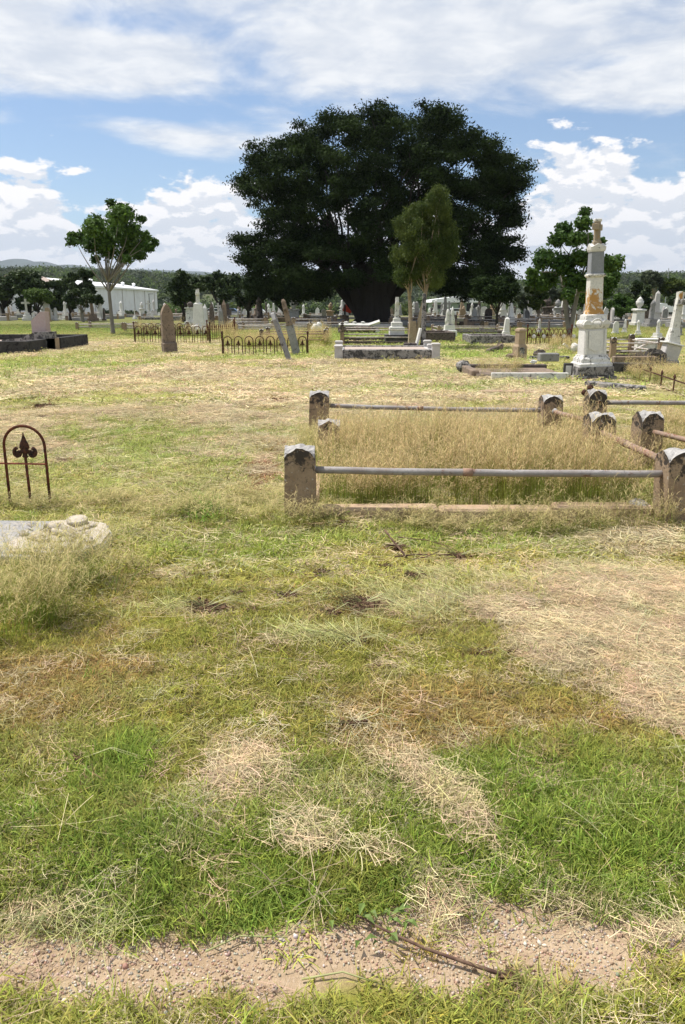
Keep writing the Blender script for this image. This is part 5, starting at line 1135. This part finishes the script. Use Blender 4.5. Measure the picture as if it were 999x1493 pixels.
def fill(poly_px, y, n, rr_px, seed, depth=1., shell=.55):
    """clumps (world) spread through the volume whose silhouette at distance y is the given outline"""
    g = random.Random(seed); P = [(xat(a_, y, zat(b_, y)), zat(b_, y)) for a_, b_ in poly_px]; xs_ = [p[0] for p in P]; zs_ = [p[1] for p in P]; cx = (min(xs_) + max(xs_)) / 2; hw = (max(xs_) - min(xs_)) / 2; out = []; t_ = 0
    PA = np.array(P)
    while len(out) < n and t_ < n * 60:
        t_ += 1; x = g.uniform(min(xs_), max(xs_)); z = g.uniform(min(zs_), max(zs_)); r = g.uniform(*rr_px) * mpp(y)
        if not inpoly(np.array([x]), np.array([z]), P)[0]: continue
        A = PA; B = np.roll(PA, -1, 0); AB = B - A; tt = np.clip((((x, z) - A) * AB).sum(1) / (AB ** 2).sum(1), 0, 1); dd_ = np.hypot(*(((x, z) - (A + AB * tt[:, None])).T)).min()
        if dd_ < r * .8: continue
        zr_ = (z - min(zs_)) / (max(zs_) - min(zs_)); D_ = hw * depth * math.sqrt(max(0., 1 - ((x - cx) / hw) ** 2)) * math.sqrt(max(.1, 1 - max(0, zr_ - .35) ** 2 * 1.6))
        s_ = g.uniform(-1, 1); s_ = math.copysign(abs(s_) ** shell, s_)
        out.append((x, y + s_ * max(D_ - r, 0), z, r))
    return out
def tree(name, label, cat, base, C, n, size, lmat, bmat, trunk_r, fork_z=None, seed=1, group=None, stems=None, flat=.62, nl=14, droop=0., leafratio=.5, spread=.3, limb_r=.5):
    """base (x,y); C clumps in world; one crown mesh and one trunk-and-limbs mesh"""
    x, y = base; z = zg(x, y); rr = random.Random(seed); t_ = thing(name, label, cat, (x, y, z), group=group)
    Cl = [(a - x, b - y, c - z, r) for a, b, c, r in C]
    o = bpy.data.objects.new('crown', crown_mesh('crown', Cl, n, size, lmat, seed, flat, droop, leafratio)); col.objects.link(o); o.parent = t_
    zmin = min(c[2] - c[3] for c in Cl); fz = fork_z if fork_z is not None else zmin * .8; mb = MB()
    stems = stems or [((0, 0), (0, 0, fz))]
    for (bx, by), tp in stems:
        tp = Vector(tp); P = [Vector((bx, by, -.15)), Vector((bx, by, .12)), Vector((bx, by, 0)).lerp(tp, .35), Vector((bx, by, 0)).lerp(tp, .7) + Vector((rr.uniform(-1, 1), 0, 0)) * trunk_r * .4, tp]
        mb.tube(P, [trunk_r * 1.7, trunk_r * 1.15, trunk_r * .95, trunk_r * .85, trunk_r * .75], 9)
    cs = sorted(Cl, key=lambda c: rr.random())[:nl]
    for c in cs:
        st = min(stems, key=lambda s: (Vector(s[1]) - Vector(c[:3])).length + rr.uniform(0, 1)); tp = Vector(st[1]); b0 = tp if rr.random() < .6 else Vector((st[0][0], st[0][1], 0)).lerp(tp, .8)
        limb(mb, b0, c[:3], trunk_r * limb_r, trunk_r * .07, rr)
    mb.build('trunk', bmat, t_, True); return t_
# the great fig
yF = at(545, 474)[1]; POLY = [(a_, b_ + 7 * (b_ < 210)) for a_, b_ in [(332,350),(345,330),(372,322),(338,285),(334,262),(352,235),(366,205),(395,185),(425,176),(455,170),(490,155),(530,149),(580,147),(625,152),(665,160),(690,172),(705,190),(735,200),(752,215),(778,238),(768,262),(762,285),(771,320),(760,350),(770,372),(752,398),(740,425),(745,445),(700,452),(640,440),(600,430),(560,425),(500,430),(470,448),(425,450),(405,440),(380,445),(352,420),(350,398),(330,372)]]
C = fill(POLY, yF, 900, (11, 23), 5, .8, .75)
C += [(xat(a_, yF, zat(b_, yF)), yF + d_, zat(b_, yF), 20 * mpp(yF)) for a_, b_, d_ in ((570,176,0),(595,172,1),(545,180,-1),(620,178,0),(585,195,-2),(480,182,0),(510,175,1),(660,182,0),(455,192,0),(700,212,0),(735,235,0),(400,212,0),(375,230,0))]
xF = xat(545, yF); zF = zg(xF, yF)
rr = random.Random(8)
stems = [((rr.uniform(-.9, .9), rr.uniform(-.8, .8)), (dx_, dy_, h_)) for dx_, dy_, h_ in ((-4.5, .5, 5.2), (-2.6, -1.5, 5.5), (-1.2, 1., 6.), (.3, -.6, 6.5), (1.4, 1.2, 6.), (2.8, -1., 5.6), (4.6, .4, 5.0), (-3.4, 2.4, 5.0), (3.2, 2.6, 5.4))]
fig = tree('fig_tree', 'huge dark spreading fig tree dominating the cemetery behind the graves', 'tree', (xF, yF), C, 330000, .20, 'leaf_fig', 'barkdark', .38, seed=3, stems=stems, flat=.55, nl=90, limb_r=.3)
mb = MB()
for i in range(14):
    a_ = i * 2 * PI / 14; mb.tube([(1.6 * math.cos(a_) - .1, 1.4 * math.sin(a_), -.15), (.85 * math.cos(a_), .75 * math.sin(a_), .6), (.62 * math.cos(a_) - .1, .5 * math.sin(a_), 2.0), (1.15 * math.cos(a_) - .2, .9 * math.sin(a_), 4.4)], [.2, .3, .42, .22], 7)
mb.build('buttress_roots', 'barkdark', fig, True)
# gum tree with two pale trunks
yG = at(600, 508)[1]; C = fill([(568,330),(576,304),(592,296),(614,290),(628,266),(645,262),(656,285),(658,312),(674,335),(670,372),(660,400),(650,420),(625,428),(602,420),(578,418),(560,405),(566,380),(572,350)], yG, 120, (7, 14), 3, .85, .8)
xG = xat(601, yG); tree('gum_tree', 'olive green gum tree with two pale trunks in front of the great fig', 'tree', (xG, yG), C, 52000, .10, 'leaf_olive', 'barkorange', .082, seed=6, stems=[((-.02, 0), (-.15, .1, 2.0)), ((.05, .0), (.5, -.1, 2.4))], nl=30, droop=.9, leafratio=.28, flat=.95, limb_r=.3)
MB
o = MB().stack([(-.1, .17), (.5, .14), (.95, .11)], (0, -.05)).build('lower_trunk', 'barkorange', bpy.data.objects['gum_tree'])
# slender tree left
def clumps_px(L, y, g=1, dy=1.):
    rr = random.Random(g); return [(xat(a, y, zat(b, y)), y + rr.uniform(-dy, dy), zat(b, y), r * mpp(y)) for a, b, r in L]
yL = at(165, 488)[1]; xL_ = xat(165, yL)
C = clumps_px([(172,305,14),(158,318,15),(185,318,15),(148,335,16),(128,338,15),(112,345,11),(170,338,18),(195,335,14),(203,318,7),(190,352,16),(212,355,13),(222,362,8),(205,372,10),(135,358,13),(150,365,14),(175,362,15),(128,376,8),(104,342,6),(163,296,7),(162,352,15),(118,355,8),(197,380,7),(140,322,10),(215,345,8),(180,305,8),(170,375,10),(145,350,12),(225,352,6)], yL, 2, 1.5)
tree('slender_tree', 'slender broad-leaved tree with thin bare grey trunk on the left lawn', 'tree', (xL_, yL), C, 13000, .20, 'leaf_green', 'barkgrey', .10, seed=9, stems=[((0, 0), (-.05, 0, zat(412, yL)))], nl=22, flat=.8, leafratio=.55)
# broad-leaved tree behind the tall monument
yR = at(828, 494)[1]; xR_ = xat(829, yR)
C = clumps_px([(845,312,8),(838,330,11),(820,335,12),(803,352,12),(825,352,12),(850,348,10),(868,345,9),(885,350,8),(800,372,15),(785,382,13),(778,398,10),(815,385,18),(838,378,15),(860,385,15),(885,385,14),(900,392,12),(908,402,9),(900,412,10),(808,405,15),(830,410,17),(855,412,16),(880,408,16),(892,425,10),(870,432,12),(845,432,12),(818,428,10),(795,415,10),(778,410,8)], yR, 4, 1.6)
tree('broadleaf_tree', 'bright green open broad-leaved tree behind the tall stained monument', 'tree', (xR_, yR), C, 20000, .19, 'leaf_green', 'barkgrey', .11, seed=12, stems=[((0, 0), (.35, 0, 2.6)), ((0.05, 0), (-.5, .2, 2.9))], nl=26, flat=.75, leafratio=.55)
# other single trees, each with its own crown outline
def quick(label, px, py, top, half, nl_, size, lm, bm, tr, seed, name='leafy_tree', depth=.9, bottom=None, rr_px=None, flat=.75, zbase=None):
    y = at(px, py)[1]; x = xat(px, y); b = bottom or (py - (py - top) * .28); g = random.Random(seed)
    poly = []
    for i in range(14):
        a = 2 * PI * i / 14; q_ = g.uniform(.82, 1.08); poly.append((px + half * math.cos(a) * q_, (top + b) / 2 - (b - top) / 2 * math.sin(a) * q_))
    C = fill(poly, y, 26, rr_px or (half * .16, half * .34), seed, depth, .6)
    return tree(name, label, 'tree', (x, y), C, nl_, size, lm, bm, tr, seed=seed, nl=10, flat=flat)
quick('dark low tree in the shade below the right side of the great fig', 724, 483, 392, 40, 13000, .17, 'leaf_fig', 'barkdark', .09, 21, bottom=452)
quick('round dense green tree left of the great fig', 268, 470, 391, 31, 9000, .32, 'leaf_dark', 'barkdark', .16, 22, bottom=446)
quick('spreading green tree half hidden by the left edge of the great fig', 322, 466, 386, 34, 8000, .36, 'leaf_dark', 'barkdark', .18, 23, bottom=446)
quick('dark tree behind the lower left boughs of the great fig', 362, 468, 400, 34, 8000, .3, 'leaf_fig', 'barkdark', .16, 24, bottom=450)
quick('dark tree behind the lower boughs, middle left', 415, 468, 402, 34, 8000, .3, 'leaf_fig', 'barkdark', .16, 25, bottom=450)
quick('dark leafy tree screening the left end of the warehouse', 103, 468, 396, 17, 6000, .3, 'leaf_dark', 'barkdark', .12, 43, bottom=455, rr_px=(3, 7))
quick('dark tree between the far left clump and the warehouse end', 80, 466, 398, 20, 6000, .36, 'leaf_dark', 'barkdark', .14, 41, bottom=457, rr_px=(4, 8))
quick('tallest dark tree in the clump at the far left', 44, 466, 386, 30, 9000, .4, 'leaf_dark', 'barkdark', .2, 26, bottom=455)
quick('dark tree touching the left edge of the photograph', 6, 466, 391, 34, 9000, .4, 'leaf_dark', 'barkdark', .2, 27, bottom=456)
quick('low lime-green tree before the dark trees at far left', 58, 468, 417, 26, 6000, .25, 'leaf_lime', 'barkdark', .12, 28, bottom=449)
quick('narrow dark green tree before the warehouse, left of the slender tree', 120, 469, 384, 22, 8000, .3, 'leaf_dark', 'barkgrey', .12, 29, bottom=440, rr_px=(3, 6))
quick('low wide branch cluster tree before the warehouse', 122, 470, 418, 26, 6500, .28, 'leaf_dark', 'barkgrey', .08, 30, bottom=448, rr_px=(3, 6))
quick('small dark bush tree right of the tree before the warehouse', 145, 468, 428, 9, 1500, .25, 'leaf_dark', 'barkgrey', .06, 31, bottom=446)
quick('tall thin olive gum tree right of the great fig', 785, 476, 398, 22, 4500, .28, 'leaf_olive', 'bark', .12, 32, bottom=452)
quick('grey-green gum tree right of the tall monument', 950, 462, 392, 18, 4500, .5, 'leaf_grey', 'bark', .15, 33, bottom=425)
quick('dark conical tree right of the tall monument', 930, 472, 410, 21, 7000, .28, 'leaf_dark', 'barkdark', .14, 34, bottom=464)
quick('green tree low behind the right of the tall monument', 905, 474, 425, 20, 6000, .24, 'leaf_green', 'barkdark', .1, 35, bottom=468)
quick('dark tree at the right edge above the tilted monument', 992, 470, 420, 22, 7000, .28, 'leaf_dark', 'barkdark', .14, 36, bottom=455)
quick('olive tree far behind at the right edge', 985, 462, 400, 24, 6000, .5, 'leaf_olive', 'bark', .2, 37, bottom=440)
quick('dull olive tree left of the bright broad-leaved tree', 768, 468, 420, 22, 4500, .3, 'leaf_grey', 'bark', .12, 38, bottom=455)
quick('bushy tree behind the broad-leaved tree', 800, 464, 408, 28, 6000, .4, 'leaf_grey', 'bark', .14, 39, bottom=450)
quick('dark bushy tree low behind the tall monument', 860, 468, 415, 26, 7000, .3, 'leaf_dark', 'barkdark', .14, 40, bottom=462)
# clipped bushes along the warehouse
for i, (px, hf) in enumerate(((155, 6), (186, 5), (197, 5), (212, 5), (221, 5), (230, 6), (97, 5), (176, 5))):
    y = 128 + i; x = xat(px, y); z = zg(x, y); r = hf * mpp(y); o = bpy.data.objects.new('clipped_bush', crown_mesh('clipped_bush', [(0, 0, r, r), (r * .5, 0, r * .8, r * .7), (-r * .5, .2, r * .8, r * .7)], 700, .3, 'leaf_dark', 50 + i, .9)); col.objects.link(o); o.location = (x, y, z)
    nm = ['left of the slender trunk', 'first right of the slender trunk', 'second right of the slender trunk', 'third right of the slender trunk', 'fourth right of the slender trunk', 'nearest the right end of the warehouse', 'near the left end of the warehouse', 'just right of the slender trunk'][i]
    tag(o, f'rounded dark clipped bush along the warehouse wall, {nm}', 'bush', 'clipped bushes along the warehouse')

# ------------------------------------------------------------------ buildings
def windows(t_, spots, w_, h_, axis_, off):
    for (u, z_) in spots:
        if axis_ == 'x': f_ = MB().box((u, off, z_), (w_, .08, h_)).build('window', 'greystone', t_); MB().box((u, off - .05, z_), (w_ - .16, .04, h_ - .16)).build('pane', 'glass', f_)
        else: f_ = MB().box((off, u, z_), (.08, w_, h_)).build('window', 'greystone', t_); MB().box((off + .05, u, z_), (.04, w_ - .16, h_ - .16)).build('pane', 'glass', f_)
xa = xat(88, 130); xb = xat(243, 190); t_ = thing('warehouse', 'long white sheet-clad warehouse behind the graves on the left', 'building', (0, 0, 0)); zt = zat(415, 130)
xw = (xa + xb) / 2; Lw = 60.
MB().box((xw - 9, 160, (zt - 3.2) / 2 - .1), (18, Lw, zt + 3.2)).build('wall', 'whitewall', t_)
MB().prism([(xw - 18.4, zt - .2), (xw + .35, zt - .2), (xw + .35, zt + .12), (xw - 9, zt + 1.5), (xw - 18.4, zt + .12)], 129.6, 190.4).build('roof', 'whiteroof', t_)
windows(t_, [(150, -.1), (157, -.1), (166, -.1), (175, -.1)], 1.6, .7, 'y', xw + .02)
for i in range(7): MB().box((xw + .06, 133 + i * 9, zt / 2 - 1), (.12, .14, zt + 1.5)).build('downpipe', 'paleconc', t_)
MB().box((xw - 4, 129.93, -.4), (3.4, .1, 3.4)).build('roller_door', 'poleconc', t_)
for i, (yy_, s_) in enumerate(((150, 1.), (172, .8), (181, .8))): MB().lathe([(zt + .6, .4 * s_), (zt + 1.1, .4 * s_), (zt + 1.3, .55 * s_), (zt + 1.5, .05)], 8, (xw - 3, yy_, 0)).build('roof_vent', 'whiteroof', t_)
t_ = thing('annexe', 'low building with dull tan roof left of the white warehouse', 'building', (xat(78, 128), 127, zg(-46, 127))); MB().box((-2, -4, 2.4), (9, 6, 5)).build('wall', 'whitewall', t_); MB().prism([(-6.8, 4.9), (2.8, 4.9), (-2, 6.6)], -7.3, -.7).build('roof', 'dullroof', t_)
windows(t_, [(-3.5, 3.0), (.5, 3.0)], 1.4, .9, 'x', -7.05)
y = 150; x0 = xat(632, y); x1 = xat(702, y); z = zg(x0, y); zt = zat(441, y); t_ = thing('sage_shed', 'sage green shed with white roof, seen below the right side of the great fig', 'building', ((x0 + x1) / 2, y, z)); W_ = x1 - x0
MB().box((0, 5, (zt - z) / 2), (W_, 10, zt - z)).build('wall', 'greenwall', t_); MB().prism([(-W_ / 2 - .5, zt - z), (W_ / 2 + .5, zt - z), (W_ / 2 + .3, zt - z + .5), (0, zt - z + 1.1), (-W_ / 2 - .3, zt - z + .5)], -.6, 10.5).build('roof', 'whiteroof', t_)
MB().box((W_ * .32, -.05, 1.5), (2.4, .12, 3.)).build('door', 'lamp_black', t_); MB().box((-W_ * .2, -.06, 2.7), (.9, .08, .8)).build('sign_board', 'whitewall', t_); windows(t_, [(-W_ * .38, 2.4), (W_ * .08, 2.4)], 1.1, .8, 'x', -.03)
y = 125; x0 = xat(944, y); x1 = xat(984, y); z = zg(x0, y); t_ = thing('blue_shed', 'blue-grey shed with bright white curved roof at the right', 'building', ((x0 + x1) / 2, y, z)); W_ = x1 - x0; zt = zat(455, y) - z; zr_ = zat(442, y) - z
MB().box((0, 4, zt / 2), (W_, 8, zt)).build('wall', 'bluewall', t_); MB().prism([(W_ / 2 * 1.08 * math.cos(a_), zt + (zr_ - zt) * math.sin(a_)) for a_ in np.linspace(0, PI, 9)], -.5, 9).build('roof', 'whiteroof', t_); MB().box((-W_ * .1, -.04, zt * .42), (1.3, .1, zt * .8)).build('door', 'lamp_black', t_); windows(t_, [(W_ * .28, zt * .55)], 1., .7, 'x', -.03)
y = 112; x = xat(923, y); t_ = thing('skip_container', 'yellow ribbed container beside the parked white van at the right', 'container', (x, y, zg(x, y))); MB().box((0, 0, .9), (1.25, 2.4, 1.8), bev=.03).build('body', 'yellow', t_)
for i in range(5): MB().box((-.5 + i * .25, -1.22, .9), (.06, .05, 1.6)).build('rib', 'yellow', t_)
def car(label, px, py, mat, L=4.2, hh=1.4, rz=0., van=False):
    x, y = at(px, py); z = zg(x, y); t_ = thing('parked_van' if van else 'parked_car', label, 'van' if van else 'car', (x, y, z), rz=rz)
    pr = [(-L / 2, .35), (L / 2, .35), (L / 2, .75), (L * .46, .85), (L * .3, .95), (L * .16, hh), (-L * .28, hh), (-L * .42, .95), (-L / 2, .85)] if not van else [(-L / 2, .35), (L / 2, .35), (L / 2, .95), (L * .42, 1.1), (L * .3, hh), (-L * .48, hh), (-L / 2, hh - .1)]
    MB().prism(pr, -.8, .8).build('body', mat, t_); MB().prism([(L * .255, 1.0), (L * .15, hh - .08), (-L * .26, hh - .08), (-L * .37, 1.0)], -.82, .82).build('side_windows', 'glass', t_)
    for sx_ in (-1, 1):
        for sy_ in (-1, 1): w_ = MB().tube([(sx_ * L * .31, sy_ * .72, .32), (sx_ * L * .31, sy_ * .86, .32)], .32, 12).build('wheel', 'rubber', t_); MB().tube([(sx_ * L * .31, sy_ * .86, .32), (sx_ * L * .31, sy_ * .88, .32)], .17, 8).build('hubcap', 'poleconc', w_)
        MB().box((L / 2 * .985, sx_ * .6, .68), (.08, .3, .14)).build('headlight', 'whiteroof', t_)
    return t_
car('white car parked left of the blue car, seen under the round green tree', 311, 457, 'carwhite', rz=PI)
car('dark blue car parked right of the white car, under the round green tree', 336, 457, 'carblue')
car('pale car parked beyond the graves under the low boughs', 375, 457, 'carwhite')
car('white van parked between the yellow container and the blue shed', 936, 461, 'carwhite', 4.8, 2.1, rz=-1.3, van=True)
car('white car parked before the sage green shed', 668, 457, 'carwhite')
car('pale car parked behind the small shaded tree', 820, 458, 'carwhite', rz=.3)
# poles and a red sign
def pole(label, px, py, top, r, mat='poleconc', name='pole', head=None):
    x, y = at(px, py); z = zg(x, y); t_ = thing(name, label, 'pole', (x, y, z)); h = zat(top, y) - z; mb = MB(); mb.tube([(0, 0, -.1), (0, 0, h)], [r, r * .7], 8); mb.build('shaft', mat, t_)
    if head == 'red': MB().box((.25, 0, h - .35), (.75, .05, .6), ry=.3).build('red_panel', 'redpaint', t_)
    if head == 'arm': MB().box((.3, 0, h - .05), (.7, .06, .06)).build('arm', mat, t_)
    return t_
pole('black post carrying a small red panel, left of the great fig trunk', 503, 470, 444, .10, 'lamp_black', 'sign_post', 'red')
pole('grey concrete pole right of the tall monument', 917, 466, 427, .17)
pole('tall faint pole on the far right skyline', 969, 452, 391, .12)
pole('thin dark lamp post beside the warehouse', 219, 458, 428, .07, 'lamp_black', 'lamp_post', 'arm')
pole('thin dark post before the parked cars', 323, 462, 440, .07, 'lamp_black')
pole('grey signpost before the sage green shed', 680, 470, 455, .05)

# ------------------------------------------------------------------ wooded hills and mountains
def ridge(name, prof_px, y0, y1, mat, seed, nx_=160, ny_=26, rough=.12):
    P = sorted(prof_px); pxs = np.linspace(P[0][0], P[-1][0], nx_); tops = np.interp(pxs, [p[0] for p in P], [p[1] for p in P]); yt = y0 + (y1 - y0) * .55
    ht = np.array([zat(t_, yt) for t_ in tops]); X_ = (pxs - 499.5) * mpp(yt)
    V = []; ys_ = np.linspace(y0, y1, ny_)
    for j, yy_ in enumerate(ys_):
        t_ = (yy_ - y0) / (y1 - y0); s_ = math.sin(PI * min(1, t_ / 1.1)) ** .8 if t_ < .55 else math.cos((t_ - .55) / .45 * PI / 2) ** .8
        f_ = fbm(X_ / (y1 - y0) * 3, np.full(nx_, t_ * 2.), 2., seed, 4)
        V.append(np.stack([X_, np.full(nx_, yy_), -4 + (ht + 4) * s_ * (1 - rough * 1.0 * (1 - f_) * (abs(t_ - .55) * 2 + .15))], 1))
    V = np.concatenate(V); i_ = (np.arange(ny_ - 1)[:, None] * nx_ + np.arange(nx_ - 1)[None]).ravel(); Fq = np.stack([i_, i_ + 1, i_ + nx_ + 1, i_ + nx_], 1)
    me = mesh_np(name, V, Fq, mat, smooth=True); o = bpy.data.objects.new(name, me); col.objects.link(o); tag(o, kind='structure'); return o, V.reshape(ny_, nx_, 3)
hill, HV = ridge('wooded_hill', [(-500, 412), (-100, 406), (30, 402), (100, 398), (180, 403), (250, 405), (330, 412), (500, 418), (700, 420), (800, 412), (880, 408), (930, 406), (999, 410), (1200, 402), (1500, 410)], 330, 900, 'forestfloor', 4)
ridge('mountains', [(-900, 396), (-500, 384), (-200, 388), (-60, 386), (-10, 386), (14, 380), (28, 383), (42, 377), (56, 382), (72, 381), (95, 388), (112, 385), (150, 392), (220, 393), (300, 396), (420, 410), (520, 425), (700, 435)], 4200, 6500, 'mountain', 9, 220)
crownp = [bpy.data.objects.new('wood_crown', crown_mesh('wood_crown', [(0, 0, 0, 3.2), (1.8, .5, -1, 2.4), (-1.9, -.4, -.8, 2.5), (.3, 1.7, -1., 2.3), (.2, -1.6, -1.2, 2.2), (0, 0, -3, 2.)], 420, 1.15, m_, 70 + i, .8)) for i, m_ in enumerate(('leaf_dark', 'leaf_grey', 'leaf_olive', 'leaf_lime', 'leaf_grey'))]
n = 5200; j = rng.uniform(0, 15, n) ** 1.0; i_ = rng.uniform(0, HV.shape[1] - 1.01, n); ji = j.astype(int); ii_ = i_.astype(int); fj = (j - ji)[:, None]; fi = (i_ - ii_)[:, None]
P = (HV[ji, ii_] * (1 - fj) + HV[ji + 1, ii_] * fj) * (1 - fi) + (HV[ji, ii_ + 1] * (1 - fj) + HV[ji + 1, ii_ + 1] * fj) * fi
P[:, 2] += 2.2; sc_ = rng.uniform(.6, 1.35, n); scatter('woodland', 'dense bushland of mixed gum trees covering the low hill behind the cemetery', 'woodland', P, np.stack([np.zeros(n), np.zeros(n), rng.random(n) * 6.28], 1), np.stack([sc_, sc_, sc_ * rng.uniform(.8, 1.2, n)], 1), np.ones((n, 3)) * .5, crownp)
n = 900; P = np.stack([rng.uniform(-330, 330, n), rng.uniform(215, 330, n), np.zeros(n)], 1); P[:, 2] = -3 + 3.0; k = fbm(P[:, 0], P[:, 1], .02, 9, 3) > .42; P = P[k]; n = len(P); sc_ = rng.uniform(.6, 1.15, n)
scatter('tree_belt', 'belt of low trees between the cemetery edge and the hill', 'trees', P, np.stack([np.zeros(n), np.zeros(n), rng.random(n) * 6.28], 1), np.stack([sc_, sc_, sc_], 1), np.ones((n, 3)) * .5, crownp)

# ------------------------------------------------------------------ the air between here and the mountains
mh = bpy.data.materials.new('haze'); mh.use_nodes = True; t = NT(mh.node_tree); t.n.clear()
pv = t.node('ShaderNodeVolumePrincipled'); pv.inputs['Color'].default_value = (.78, .86, 1., 1); pv.inputs['Density'].default_value = .00008; pv.inputs['Anisotropy'].default_value = .2
t.node('ShaderNodeOutputMaterial', {'Volume': pv.outputs[0]})
mb = MB(); mb.box((0, 4550, 210), (14200, 9400, 436)); hz_ = mb.build('haze', mh); tag(hz_, 'thin blue air haze over the whole cemetery and hills', 'haze', kind='stuff')
